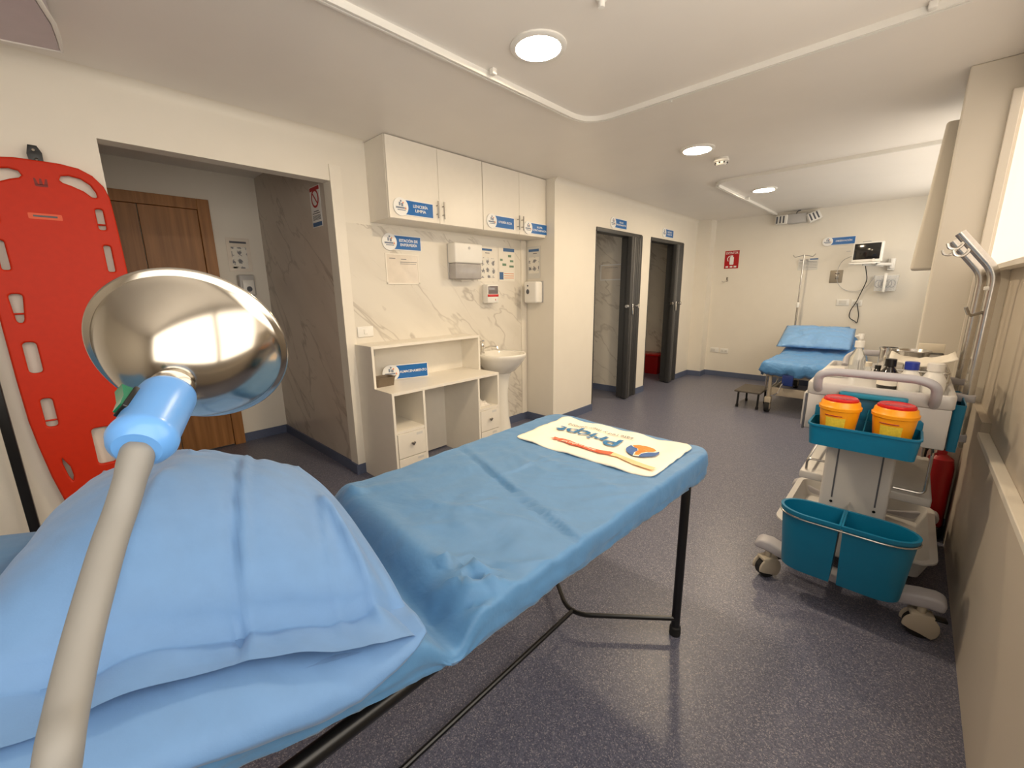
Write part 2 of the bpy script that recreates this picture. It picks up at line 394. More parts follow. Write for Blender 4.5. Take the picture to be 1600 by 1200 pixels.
# ------------------------------------------------------------------ the room shell
struct('floor', bx(-4.6, 1.0, -2.4, 7.3, -.1, 0), M['floor'])
struct('ceiling', bx(-4.6, 1.0, -2.4, 7.3, ZC, ZC + .1), M['ceil'])
bm = B()                                                           # wall with the corridor opening
box(bm, XA - .1, XA, -2.4, .236, 0, ZC); box(bm, XA - .1, XA, .236, 1.352, 2.10, ZC); box(bm, XA - .1, XA, 1.352, 3.42, 0, ZC)
struct('wall_left', bm, M['wall'])
bm = B()
box(bm, XW - .1, XW, 3.31, 4.03, 0, ZC); box(bm, XW - .1, XW, 4.03, 5.06, 2.025, ZC); box(bm, XW - .1, XW, 5.06, 5.32, 0, ZC)
box(bm, XW - .1, XW, 5.32, 6.355, 2.025, ZC); box(bm, XW - .1, XW, 6.355, 7.2, 0, ZC); box(bm, XA - .1, XW - .1, 3.31, 3.41, 0, ZC)
struct('wall_left_rooms', bm, M['wall'])
struct('wall_far', bx(-4.1, 1.0, YF, YF + .1, 0, ZC), M['wall'])
struct('wall_far_pilaster', bx(XW, -2.365, 6.87, YF, 0, ZC), M['wall'])
struct('wall_back', bx(-4.6, 1.0, YB - .1, YB, 0, ZC), M['wall'])
# right wall: low panel wall, window band above, wall at both ends
bm = B(); box(bm, XR, XR + .12, YB, 3.2, 0, .70)
struct('wall_right', bm, M['lowwall'])
bm = B(); box(bm, XR, XR + .12, 3.2, YF, 0, ZC); box(bm, XR + .06, XR + .12, YB, -1.7, .7, ZC); box(bm, XR + .06, XR + .12, -1.7, 3.2, 2.27, ZC)
struct('wall_right_upper', bm, M['wall'])
struct('trim_1', bx(XR - .006, XR + .03, -1.7, 2.72, .69, .715), M['white'], bevel=.003)   # ledge of the low wall
struct('trim_2', box(bx(XR + .03, XR + .06, 1.9, 3.2, .70, 1.455), XR + .03, XR + .06, -1.7, 1.9, .70, .98), M['lowwall'])             # board under the window
struct('trim_3', bx(XR + .0, XR + .06, 2.72, 3.2, .70, .76), M['lowwall'])
# pillar
struct('wall_right_pillar', bx(.043, XR + .14, 3.199, 3.55, 0, ZC), M['wall'], bevel=.006)
struct('trim_4', bx(.198, .232, 3.172, 3.2, .0, 2.24), M['white'], bevel=.003)
# window: bright film panes behind a white frame, standing proud of the ledge
wf = B()
for y0, y1 in ((-1.7, -1.62), (.42, .50), (1.84, 1.90)): box(wf, .285, XR + .06, y0, y1, 1.0, 2.25)
box(wf, .285, XR + .06, -1.7, 1.9, .98, 1.03); box(wf, .285, XR + .06, -1.7, 1.9, 2.225, 2.27)
w1 = struct('window_1', wf, M['white'])
for y0, y1 in ((-1.62, .42), (.50, 1.84)):
    obj('window_pane', bx(XR + .025, XR + .033, y0, y1, 1.03, 2.225), M['window'], w1, smooth=0)
wf = B()
box(wf, .242, .285, 1.9, 3.2, 1.425, 1.445); box(wf, .242, .285, 1.9, 3.2, 2.23, 2.25); box(wf, .242, .285, 1.9, 1.92, 1.445, 2.23)
box(wf, .285, XR + .06, 1.9, 3.2, 1.43, 2.27)
w3 = struct('window_3', wf, M['white'])
obj('window_pane', bx(.244, .252, 1.92, 3.2, 1.445, 2.23), M['windowdim'], w3, smooth=0)
wf = B()
for y0, y1 in ((3.9, 3.96), (5.3, 5.36), (6.7, 6.76)): box(wf, .25, XR, y0, y1, 1.43, 2.25)
box(wf, .25, XR, 3.9, 6.76, 1.43, 1.46); box(wf, .25, XR, 3.9, 6.76, 2.22, 2.25)
w2 = struct('window_2', wf, M['white'])
for y0, y1 in ((3.96, 5.3), (5.36, 6.7)): obj('window_pane', bx(.26, .268, y0, y1, 1.46, 2.22), M['windowfar'], w2, smooth=0)
# cornices
def cornice(name, x, y0, y1):
    poly = [(x, ZC)] + [(x + .05 - .05 * math.cos(q), ZC - .05 + .05 * math.sin(q)) for q in [PI / 2 * i / 8 for i in range(9)]][::-1]
    poly[1] = (x + .05, ZC)
    struct(name, prism(B(), poly, 'Y', y0, y1), M['wall'], smooth=40)
cornice('trim_5', XA, YB, 1.60); cornice('trim_6', XW, 3.31, 6.87)
# marble wall panel behind the nursing station, with white edge strips
struct('wall_left_marble', bx(XA, XA + .008, 1.432, 3.225, .08, 1.845), M['marble'])
struct('trim_7', bx(XA, XA + .012, 1.352, 1.43, .08, 2.2), M['white'])
struct('trim_8', bx(XA, XA + .02, 3.225, 3.30, .08, 1.86), M['white'])
# skirtings
def skirt(name, *boxes):
    bm = B()
    for b in boxes: box(bm, *b)
    struct(name, bm, M['base'])
skirt('baseboard_left', (XA, XA + .012, YB, .236, 0, .08), (XA, XA + .012, 1.352, 3.31, 0, .08), (XA - .1, XA + .012, 1.34, 1.352, 0, .08), (XA + .0, XW, 3.298, 3.31, 0, .08))
skirt('baseboard_left_rooms', (XW, XW + .012, 3.298, 4.03, 0, .08), (XW, XW + .012, 5.06, 5.32, 0, .08), (XW, XW + .012, 6.355, 6.87, 0, .08))
skirt('baseboard_far', (-2.365, XR, YF - .012, YF, 0, .08), (XW, -2.353, 6.858, 6.87, 0, .08), (-2.365, -2.353, 6.87, YF, 0, .08))
skirt('baseboard_pillar', (.03, XR, 3.188, 3.2, 0, .08), (.031, .043, 3.2, 3.55, 0, .08))
# corridor beyond the opening
struct('wall_corridor_back', bx(-4.57, -4.47, -2.3, 1.5, 0, ZC), M['wall'])
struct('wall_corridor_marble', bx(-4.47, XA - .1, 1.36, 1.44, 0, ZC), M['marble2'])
skirt('baseboard_corridor', (-4.47, -4.458, .975, 1.36, 0, .08), (-4.47, XA - .1, 1.348, 1.36, 0, .08))
# little rooms behind the folding doors
struct('wall_room_partition', bx(-3.95, XW - .1, 5.03, 5.10, 0, ZC), M['marble'])
struct('wall_room_end', bx(-3.95, XW - .1, 6.92, 7.0, 0, ZC), M['marble'])
struct('wall_room_back', bx(-4.0, -3.9, 3.41, 7.0, 0, ZC), M['wall'])
skirt('baseboard_rooms', (-3.9, XW - .1, 5.018, 5.03, 0, .08), (-3.9, XW - .1, 6.908, 6.92, 0, .08))

# corridor door, double leaf
bm = B()
for y0, y1, z0, z1 in ((.89, .975, 0, 2.15), (.04, .12, 0, 2.15), (.12, .89, 2.065, 2.15)): box(bm, -4.47, -4.425, y0, y1, z0, z1)
d = struct('door_1', bm, M['wood'], bevel=.003)
for y0, y1 in ((.122, .503), (.509, .888)): obj('door_leaf', bx(-4.468, -4.44, y0, y1, .01, 2.063), M['wood'], d, bevel=.003, smooth=0)

# ------------------------------------------------------------------ folding doors (dark grey, pushed open to the right)
def folding_door(y0, y1, label):
    root = thing('folding_door', label, 'door', (XW, (y0 + y1) / 2, 0), 'dark grey folding doors')
    bm = B(); box(bm, XW - .1, XW + .012, y0, y1, 1.985, 2.03)
    obj('track', bm, M['dkgrey'], root, bevel=.003)
    obj('jamb', bx(XW - .06, XW + .016, y1 - .045, y1 + .012, 0, 2.02), M['dkgrey'], root, bevel=.004)
    obj('jamb', bx(XW - .1, XW + .004, y0 - .004, y0 + .014, 0, 2.0), M['dkgrey'], root, bevel=.003)
    # folded stack: zig-zag leaves standing across the opening
    ys = [y1 - .30, y1 - .255, y1 - .21, y1 - .165, y1 - .12, y1 - .075]
    for i, y in enumerate(ys):
        x1 = XW + (.055 if i in (0, 1) else .03); x0 = XW - .10
        bm = B(); prism(bm, [(x0, y), (x0 + .012, y + .03), (x1 - .012, y + .036), (x1, y + .018), (x1 - .01, y + .002)], 'Z', .012, 1.985)
        obj('fold_leaf', bm, M['dkgrey2'] if i == 1 else M['dkgrey'], root, bevel=.004)
    obj('pull_post', bx(XW + .0, XW + .06, y1 - .335, y1 - .302, .012, 1.985), M['dkgrey'], root, bevel=.006)
    for dy, r in ((-.345, .024), (-.19, .028)):
        xk = XW + (.05 if dy < -.3 else .06)
        bm = B(); mx = T(xk, y1 + dy, 1.175) @ Matrix.Rotation(PI / 2, 4, 'Y' if dy > -.3 else 'X')
        lathe(bm, [(0, .05), (r * .8, .05), (r, .038), (r * .9, .022), (r * .4, .016), (r * .4, 0), (0, 0)], 20, mx)
        obj('knob', bm, M['chrome'], root)
    obj('lock_plate', bx(XW + .055, XW + .064, y1 - .262, y1 - .232, 1.07, 1.2), M['chrome'], root, bevel=.003)
    return root
folding_door(4.03, 5.06, 'dark grey folding door pushed open, nearer the wall cabinets, marble wall visible inside')
folding_door(5.32, 6.355, 'dark grey folding door pushed open nearest the far wall, red bin visible inside')

# ------------------------------------------------------------------ signs and papers on walls
def print_marks(parent, mx, rects, m, name='print', z=.0022):
    """a few printed bars are a part each; the dense figure grids of the posters stay one pattern"""
    if len(rects) > 14:
        big = rects[-27 if len(rects) >= 27 else -15:]; bars = [q for q in rects if q not in big]
        print_marks(parent, mx, [(min(q[0] for q in big), max(q[1] for q in big), min(q[2] for q in big), max(q[3] for q in big))], M['figures'], 'figure_print', z)
        rects = bars
    sets = [[q] for q in rects]
    for st in sets:
        bm = B()
        for r in st: flat(bm, [(r[0], r[2]), (r[1], r[2]), (r[1], r[3]), (r[0], r[3])], mx, z, z + .0005)
        o = obj(name, bm, m, parent, smooth=0)
    return o
def sign(label, o, u, w, h, lines, ts, blue=True):
    """blue plate with a round white badge at its left end; o = centre"""
    mx = basis(o, u, (0, 0, 1)); r = h * .56
    root = thing('wall_sign', label, 'sign', o, 'blue room signs with a round badge')
    obj('sign_panel', flat(B(), rrect(-w / 2 + r, w / 2, -h / 2, h / 2, .004), mx, 0, .004), M['signwhite'], root, smooth=0)
    bd = .006
    obj('sign_face', flat(B(), [(-w / 2 + r, -h / 2 + bd), (w / 2 - bd, -h / 2 + bd), (w / 2 - bd, h / 2 - bd), (-w / 2 + r, h / 2 - bd)], mx, .004, .0052), M['signblue'], root, smooth=0)
    bg = obj('badge', flat(B(), ell(-w / 2 + r, 0, r, r, 40), mx, 0, .009), M['signwhite'], root, smooth=0)
    cx = -w / 2 + r; bm = B()
    for rr in ([cx - r * .28, cx - r * .06, r * .1, r * .5], [cx + r * .02, cx + r * .3, r * .05, r * .42], [cx - r * .7, cx + r * .5, -r * .22, -r * .02], [cx - r * .5, cx + r * .6, -r * .42, -r * .32]):
        flat(bm, [(rr[0], rr[2]), (rr[1], rr[2]), (rr[1], rr[3]), (rr[0], rr[3])], mx, .009, .0096)
    flat(bm, ell(cx, r * .62, r * .12, r * .12, 10), mx, .009, .0096)
    obj('badge_emblem', bm, M['emblem'], bg, smooth=0)
    obj('badge_mark', flat(flat(B(), [(cx + r * .5, -r * .25), (cx + r * .74, -r * .25), (cx + r * .62, r * .08)], mx, .009, .0098), ell(cx + r * .3, r * .46, r * .1, r * .1, 10), mx, .009, .0098), M['inkorange'], bg, smooth=0)
    bm = B(); n = len(lines); tx = (r * 2 - w / 2 + w / 2) / 2
    for i, (t, wd) in enumerate(lines):
        y = (n - 1) * ts * .68 - i * ts * 1.36
        text_bm(t, ts * 1.25, mx @ T(tx - .004, y, .0054), -.0 * ts + .0004, wd, .0003, bm=bm)
    obj('lettering', bm, M['signwhite'], root, smooth=0)
    return root
UY = (0, 1, 0); UX = (1, 0, 0)
XC = -2.69                                                              # front face of the wall cabinets
sign('blue wall sign reading LENCERÍA LIMPIA on the left wall cabinet door', (XC + .019, 1.818, 1.945), UY, .335, .105, [('LENCERÍA', .125), ('LIMPIA', .09)], .022)
sign('blue wall sign reading UTILERÍA SUCIA on a wall cabinet door beside the handles', (XC + .019, 2.69, 1.945), UY, .335, .102, [('UTILERÍA SUCIA', .165)], .02)
sign('blue wall sign reading ROPA CONTAMINADA on the wall cabinet door furthest right', (XC + .019, 3.155, 1.935), UY, .34, .1, [('ROPA', .08), ('CONTAMINADA', .20)], .02)
sign('blue wall sign reading ESTACIÓN DE ENFERMERÍA under the wall cabinets on marble', (XA + .009, 1.868, 1.74), UY, .345, .11, [('ESTACIÓN DE', .165), ('ENFERMERÍA', .15)], .023)
sign('small blue wall sign over the folding door nearer the cabinets', (XW + .001, 4.49, 2.105), UY, .37, .105, [('ÁREA DE', .09), ('PROCEDIMIENTOS', .21)], .02)
sign('small blue wall sign over the folding door nearest the far wall', (XW + .001, 5.81, 2.115), UY, .36, .105, [('DEPÓSITO', .14), ('RESIDUOS', .14)], .022)
sign('blue wall sign with one word on the far wall above the monitor', (-.825, YF - .009, 1.955), UX, .345, .10, [('OBSERVACIÓN', .17)], .024)

def poster(name, label, cat, o, u, w, h, marks, m=None, thick=.002, group=None):
    """o = centre on the wall; marks: {material: [(x0,x1,y0,y1) as fractions]}"""
    root = thing(name, label, cat, o, group); mx = basis(o, u, (0, 0, 1))
    obj('sheet', flat(B(), [(-w / 2, -h / 2), (w / 2, -h / 2), (w / 2, h / 2), (-w / 2, h / 2)], mx, 0, thick), m or M['paper'], root, smooth=0)
    for mm, rs in marks.items():
        print_marks(root, mx, [((a - .5) * w, (b - .5) * w, (c - .5) * h, (d - .5) * h) for a, b, c, d in rs], M[mm], 'print', thick + .0002)
    return root, mx
def grid_marks(cols, rows, x0, x1, y0, y1, fill=.55):
    out = []
    for i in range(cols):
        for j in range(rows):
            cx = x0 + (i + .5) * (x1 - x0) / cols; cy = y0 + (j + .5) * (y1 - y0) / rows
            a = (x1 - x0) / cols * fill / 2; b = (y1 - y0) / rows * fill / 2
            out.append((cx - a, cx + a * .3, cy - b, cy + b * .2)); out.append((cx - a * .2, cx + a, cy + b * .3, cy + b * .55)); out.append((cx + a * .1, cx + a * .6, cy - b * .6, cy))
    return out
wash = {'inkblue': [(.05, .75, .86, .92)], 'ink': [(.4, .62, .79, .81)] + grid_marks(3, 3, .04, .96, .05, .75)}
poster('hand_washing_poster', 'white hand washing poster half behind the towel dispenser on marble wall', 'poster', (XA + .009, 2.765, 1.62), UY, .25, .32, wash)
poster('cleaning_poster', 'white poster with green arrows and blue bands, right of the towel dispenser', 'poster', (XA + .009, 3.025, 1.622), UY, .22, .315,
       {'inkblue': [(.28, .98, .88, .98), (.03, .27, .05, .27)], 'inkgreen': [(.58, .78, .72, .79), (.70, .92, .58, .64), (.22, .46, .46, .53), (.66, .94, .42, .48), (.08, .24, .6, .66)], 'inkorange': [(.32, .94, .22, .24), (.32, .94, .155, .175), (.32, .94, .09, .11)]})
poster('hand_rub_poster', 'grey hand rub poster on the side of the wall corner above white dispenser', 'poster', (-2.825, 3.307, 1.645), UX, .165, .31, {'inkblue': [(.1, .9, .84, .92)], 'ink': [(.45, .75, .77, .79)] + grid_marks(3, 3, .04, .98, .12, .74)}, M['greypaper'])
root, mx = poster('document_pocket', 'clear plastic document pocket under the nursing station sign', 'document holder', (XA + .009, 1.862, 1.545), UY, .285, .21, {'ink': [(.1, .28, .86, .88), (.45, .62, .84, .86), (.42, .95, .74, .76), (.42, .92, .68, .695)]}, M['film'])
bm = B()
for a in ((-.15, .15, .105, .113), (-.148, -.138, -.11, .105), (.136, .147, -.11, .105), (-.148, .147, -.116, -.104)): flat(bm, [(a[0], a[2]), (a[1], a[2]), (a[1], a[3]), (a[0], a[3])], mx, .0, .004)
obj('pocket_rim', bm, M['paper'], root, smooth=0)
poster('corridor_poster', 'white instruction poster in shiny sleeve on the corridor wall beside the wooden door', 'poster', (-4.468, 1.158, 1.72), UY, .185, .29, {'ink': [(.15, .85, .84, .9)] + grid_marks(2, 5, .08, .92, .06, .78)}, M['film'])
root, mx = poster('no_smoking_sign', 'white prohibition sign with red circle on the corridor marble', 'sign', (-3.21, 1.358, 1.975), UX, .17, .275, {'red': [(.03, .97, .89, .98)], 'ink': [(.25, .75, .38, .40), (.12, .88, .33, .35)] + [(.12, .9, y, y + .012) for y in (.28, .255, .23, .205, .18)], 'inkblue': [(.05, .95, .02, .12)]}, M['signwhite'])
bm = plate([ell(0, .055, .062, .062, 36), ell(0, .055, .048, .048, 36)], .0005, 0, mx @ T(0, 0, .0032))
flat(bm, [(-.042, .09), (-.034, .098), (.042, .02), (.034, .012)], mx, .0026, .0038)
obj('red_circle', bm, M['red'], root, smooth=0)
root, mx = poster('extinguisher_sign', 'red sign reading EXTINTOR with a white fire extinguisher drawing on far wall', 'sign', (-2.103, YF - .003, 1.80), UX, .20, .26, {}, M['red'])
obj('lettering', text_bm('EXTINTOR', .045, mx @ T(0, .095, .0026), .0006, .17, .0003), M['signwhite'], root, smooth=0)
bm = B()
flat(bm, rrect(-.028, .03, -.075, .04, .014), mx, .0022, .0028); flat(bm, [(-.012, .04), (.016, .04), (.016, .062), (-.012, .062)], mx, .0022, .0028)
tube(bm, [mx @ Vector(p) for p in ((-.01, .055, .003), (-.04, .05, .003), (-.06, .02, .003), (-.055, -.01, .003), (-.045, -.02, .003))], .006, 6)
for x in (-.06, 0, .055): flat(bm, [(x - .018, -.115), (x + .018, -.115), (x + .018, -.093), (x - .018, -.093)], mx, .0022, .0028)
obj('pictogram', bm, M['signwhite'], root, smooth=0)
poster('far_notice', 'pale notice with a blue bar on the far wall behind the drip stand', 'poster', (-1.13, YF - .003, 1.68), UX, .225, .155, {'inkblue': [(.58, .98, .86, .97)], 'ink': [(.08, .24, .84, .9), (.35, .5, .84, .9)] + [(.05, .95, y, y + .02) for y in (.7, .58, .46, .34, .2)]}, M['greypaper'])
poster('room_notice', 'pale notice in a plastic sleeve on the marble inside the nearer folding door', 'poster', (-2.96, 5.027, 1.60), UX, .32, .205, {'film': [(.05, .95, .08, .92)], 'ink': [(.2, .8, .78, .80)]}, M['signwhite'])
# ------------------------------------------------------------------ ceiling fittings
def ceiling_light(x, y, label):
    root = thing('ceiling_light', label, 'ceiling light', (x, y, ZC), 'round ceiling downlights')
    obj('trim_ring', lathe(B(), [(.122, 0), (.122, -.006), (.112, -.012), (.098, -.012), (.096, -.004), (.096, 0)], 48, T(x, y, ZC)), M['plaster_white'], root)
    obj('diffuser', lathe(B(), [(.0965, -.003), (.0965, -.009), (0, -.0095)], 48, T(x, y, ZC)), M['lamp'], root)
ceiling_light(-1.33, 1.59, 'round ceiling downlight nearest the camera, glowing above the blue couch')
ceiling_light(-1.345, 3.468, 'round ceiling downlight between the two curtain rails')
ceiling_light(-1.325, 5.318, 'round ceiling downlight inside the far curtain rail, above the far bed')
o = thing('smoke_detector', 'white smoke detector on the ceiling beside the middle downlight', 'smoke detector', (-1.285, 3.83, ZC))
obj('base', lathe(B(), [(.05, 0), (.05, -.015), (0, -.015)], 28, T(-1.285, 3.83, ZC)), M['plaster_white'], o)
obj('housing', lathe(B(), [(.056, -.015), (.058, -.03), (.045, -.034), (.042, -.046), (.03, -.055), (0, -.056)], 28, T(-1.285, 3.83, ZC)), M['plaster_white'], o)
bm = B()
for a in range(8):
    c, s = math.cos(a * PI / 4), math.sin(a * PI / 4); cyl(bm, (-1.285 + c * .042, 3.83 + s * .042, ZC - .045), (-1.285 + c * .047, 3.83 + s * .047, ZC - .037), .006, n=6)
obj('vent_slots', bm, M['rubber'], o)
def curtain_rail(pts, clips, label):
    pts3 = bent([(p[0], p[1], ZC - .016) for p in pts], .2, 10)
    root = thing('curtain_rail', label, 'curtain rail', (pts[1][0], pts[1][1], ZC), 'white ceiling curtain rails')
    bm = B(); rings = []
    for i, p in enumerate(pts3):
        t = (pts3[min(i + 1, len(pts3) - 1)] - pts3[max(i - 1, 0)]).normalized(); nn = Vector((-t.y, t.x, 0)).normalized()
        rings.append([bm.verts.new(p + nn * a + Vector((0, 0, b))) for a, b in ((-.014, .016), (-.014, -.012), (-.004, -.012), (-.004, -.006), (.004, -.006), (.004, -.012), (.014, -.012), (.014, .016))])
    for a, b in zip(rings, rings[1:]):
        for j in range(8): bm.faces.new((a[j], a[(j + 1) % 8], b[(j + 1) % 8], b[j]))
    bm.faces.new(rings[0]); bm.faces.new(rings[-1][::-1])
    obj('rail', bm, M['plaster_white'], root, smooth=30)
    for x, y in clips: obj('rail_clip', bx(x - .014, x + .014, y - .014, y + .014, ZC - .026, ZC), M['plaster_white'], root, bevel=.004)
    return root
curtain_rail([(-1.69, -2.2), (-1.635, 2.44), (.27, 2.44)], [(-1.60, 1.58), (-1.13, 2.47), (-1.66, .4), (-.1, 2.41)], 'white curtain rail on the ceiling looping around the near blue couch')
curtain_rail([(-1.575, 7.07), (-1.60, 4.56), (.03, 4.56)], [(-1.55, 5.6), (-1.0, 4.59)], 'white curtain rail on the ceiling above the far bed')
o = tag(obj('ceiling_hook', lathe(B(), [(0, -.03), (.012, -.028), (.012, -.01), (.02, -.004), (.02, 0)], 16, T(-.976, 1.525, ZC)), M['plaster_white'], loc=(-.976, 1.525, ZC)), 'tiny white hook on the ceiling at the top edge of the photo', 'hook')
o['label'] = 'tiny white hook on the ceiling near the nearest downlight'
# panel hung under the ceiling at the top left
r = thing('ceiling_panel', 'lilac grey panel with white rounded edge under the ceiling above the red board', 'ceiling panel', (-2.25, -.4, 2.3))
pl = [(-2.61, -1.0), (-2.612, 0), (-2.572, .158), (-2.46, .15), (-2.35, .138), (-2.2, .104), (-2.06, .05), (-1.97, -.03), (-1.92, -.16), (-1.9, -.4), (-1.9, -1.0)]
obj('panel_body', prism(B(), [(x * 1 + (.006 if x < -2.5 else -.008), y - .008) for x, y in pl], 'Z', 2.301, 2.386), M['lilac'], r, smooth=0)
bm = B(); tube(bm, [(x, y, 2.306) for x, y in pl[1:]], .008, 8); obj('panel_edge', bm, M['plaster_white'], r)
# ------------------------------------------------------------------ wall cabinets over the nursing station
def wall_cabinet(y0, ym, y1, label):
    root = thing('wall_cabinet', label, 'cabinet', (XA, (y0 + y1) / 2, 1.865), 'white wall cabinets over the nursing station')
    t = .018
    bm = B(); box(bm, XA, XC, y0, y0 + t, 1.865, ZC - .002); box(bm, XA, XC, y1 - t, y1, 1.865, ZC - .002); box(bm, XA, XC, y0 + t, y1 - t, 1.865, 1.865 + t); box(bm, XA, XC, y0 + t, y1 - t, ZC - t, ZC - .002); box(bm, XA, XA + .006, y0 + t, y1 - t, 1.865 + t, ZC - t)
    obj('carcass', bm, M['white'], root, smooth=0)
    for a, b, h in ((y0 + .002, ym - .0015, ym - .028), (ym + .0015, y1 - .002, ym + .028)):
        d = obj('door', bx(XC, XC + .018, a, b, 1.867, ZC - .006), M['white'], root, bevel=.0015, smooth=0)
        bm = B(); cyl(bm, (XC + .045, h, 1.90), (XC + .045, h, 2.02), .0055, n=10)
        for z in (1.93, 1.99): cyl(bm, (XC + .018, h, z), (XC + .045, h, z), .004, n=8)
        obj('handle', bm, M['nickel'], d)
wall_cabinet(1.622, 2.045, 2.487, 'left white wall cabinet, linen sign on its door')
wall_cabinet(2.491, 2.93, 3.306, 'right white wall cabinet with two blue signs beside its handles')

# ------------------------------------------------------------------ things on the marble wall
r = thing('paper_towel_dispenser', 'white paper towel dispenser with a smoky grey lower half', 'dispenser', (XA + .009, 2.46, 1.62))
obj('backplate', bx(XA + .008, XA + .02, 2.30, 2.60, 1.475, 1.765), M['grey_plastic'], r, bevel=.004)
c = obj('cover', bx(XA + .02, XA + .125, 2.295, 2.605, 1.605, 1.77), M['plaster_white'], r, bevel=.014, seg=3)
obj('lock_button', lathe(B(), [(.012, 0), (.012, .003), (0, .004)], 14, T(XA + .125, 2.45, 1.73) @ Matrix.Rotation(PI / 2, 4, 'Y')), M['grey_plastic'], c)
obj('window', bx(XA + .022, XA + .115, 2.302, 2.598, 1.475, 1.605), M['clear_grey'], r, bevel=.012, seg=3)
obj('paper_tongue', prism(B(), [(2.38, 1.47), (2.52, 1.47), (2.50, 1.455), (2.43, 1.462), (2.41, 1.457)], 'X', XA + .06, XA + .064), M['paper'], r, smooth=0)
r = thing('soap_dispenser', 'small soap dispenser with a dark window and red band below the posters', 'dispenser', (XA + .009, 2.758, 1.35))
obj('housing', bx(XA + .008, XA + .085, 2.69, 2.83, 1.262, 1.432), M['plaster_white'], r, bevel=.008)
obj('red_band', bx(XA + .03, XA + .088, 2.692, 2.828, 1.32, 1.342), M['redlid'], r, bevel=.002)
obj('dark_window', bx(XA + .03, XA + .0875, 2.697, 2.823, 1.345, 1.418), mat('smoky_window', sr(120, 112, 112), .15, coat=.3), r, bevel=.004)
obj('spout_mark', bx(XA + .084, XA + .087, 2.785, 2.792, 1.285, 1.30), M['red'], r, smooth=0)
r = thing('gel_dispenser', 'white gel dispenser with a grey side on the wall corner below grey poster', 'dispenser', (-2.80, 3.31, 1.36))
obj('backplate', bx(-2.875, -2.70, 3.302, 3.31, 1.255, 1.465), M['grey_plastic'], r, bevel=.004)
obj('cover', bx(-2.87, -2.705, 3.2, 3.303, 1.25, 1.46), M['plaster_white'], r, bevel=.02, seg=4)
bm = flat(B(), ell(0, .012, .02, .024, 16), basis((-2.815, 3.2, 1.35), UX, (0, 0, 1)), -.0, .0015); flat(bm, ell(0, .07, .009, .009, 12), basis((-2.815, 3.2, 1.35), UX, (0, 0, 1)), 0, .0015)
obj('level_window', bm, M['ink'], r, smooth=0)
r = thing('light_switch', 'white light switch plate on the marble left of the nursing desk', 'light switch', (XA + .009, 1.505, 1.087))
obj('plate', bx(XA + .008, XA + .018, 1.442, 1.566, 1.048, 1.125), M['plaster_white'], r, bevel=.003)
obj('rocker', bx(XA + .018, XA + .023, 1.49, 1.518, 1.068, 1.105), M['plaster_white'], r, bevel=.002)
r = thing('corridor_dispenser', 'grey soap dispenser on the corridor wall under the poster', 'dispenser', (-4.47, 1.175, 1.45))
obj('housing', bx(-4.47, -4.40, 1.11, 1.235, 1.36, 1.545), M['grey_plastic'], r, bevel=.01)
obj('front_cover', bx(-4.402, -4.39, 1.13, 1.222, 1.37, 1.50), M['plaster_white'], r, bevel=.006)
obj('level_window', flat(B(), ell(0, 0, .022, .024, 16), basis((-4.39, 1.18, 1.42), UY, (0, 0, 1)), 0, .002), M['ink'], r, smooth=0)

# ------------------------------------------------------------------ nursing station desk
DY0, DY1 = 1.412, 2.425; DX0, DX1 = XA + .01, -2.462; HX = -2.69
r = thing('nursing_desk', 'white nursing desk with raised back shelf, drawers and open knee space', 'desk', (-2.7, 1.92, 0))
t = .018
def side(y0, y1): return prism(B(), [(DX0, 0), (DX1, 0), (DX1, .70), (HX, .70), (HX, 1.0), (DX0, 1.0)], 'Y', y0, y1)
obj('side_panel', side(DY0, DY0 + t), M['white'], r, bevel=.001, smooth=0)
bm = B(); box(bm, DX0, HX, DY1 - t, DY1, .70, 1.0); box(bm, DX0, DX1, DY1 - t, DY1, 0, .70)
obj('side_panel', bm, M['white'], r, bevel=.001, smooth=0)
obj('top_shelf', bx(DX0, HX, DY0 + t, DY1 - t, .98, 1.0), M['white'], r, bevel=.001, smooth=0)
obj('counter', bx(DX0, DX1, DY0 + t, DY1 - t, .68, .70), M['white'], r, bevel=.001, smooth=0)
obj('back_panel', bx(DX0, DX0 + .012, DY0 + t, DY1 - t, .70, .98), M['white'], r, smooth=0)
y1a, y2a = 1.658, 2.186
for ya in (y1a, y2a): obj('divider', bx(DX0, DX1, ya, ya + t, 0, .68), M['white'], r, bevel=.001, smooth=0)
obj('back_panel', bx(DX0 + .006, DX0 + .018, y1a + t, y2a, .012, .68), M['white'], r, smooth=0)
for a, b in ((DY0 + t, y1a), (y2a + t, DY1 - t)):
    obj('shelf', bx(DX0, DX1 - .002, a, b, .405, .423), M['white'], r, smooth=0)
    obj('back_panel', bx(DX0, DX0 + .012, a, b, .03, .68), M['white'], r, smooth=0)
    for z0, z1 in ((.225, .402), (.04, .22)):
        d = obj('drawer', bx(DX1 - .30, DX1 + .004, a + .003, b - .003, z0, z1), M['white'], r, bevel=.0015, smooth=0)
        zc = (z0 + z1) / 2 + .005; yc = (a + b) / 2
        bm = flat(B(), [(0, -.014), (.017, .003), (.017, .009), (.011, .014), (.004, .012), (0, .008), (-.004, .012), (-.011, .014), (-.017, .009), (-.017, .003)], basis((DX1 + .016, yc, zc), UY, (0, 0, 1)), 0, .01)
        cyl(bm, (DX1 + .004, yc, zc), (DX1 + .018, yc, zc), .005, n=10)
        obj('knob', bm, M['nickel'], d, bevel=.002)
        obj('drawer_label', bx(DX1 + .004, DX1 + .005, b - .075, b - .025, z1 - .032, z1 - .015), M['greypaper'], d, smooth=0)
obj('sticker', flat(B(), [(-.05, -.035), (.05, -.035), (.05, .035), (-.05, .035)], basis((DX0 + .0125, 1.51, .935), UY, (0, 0, 1)), 0, .001), M['greypaper'], r, smooth=0)
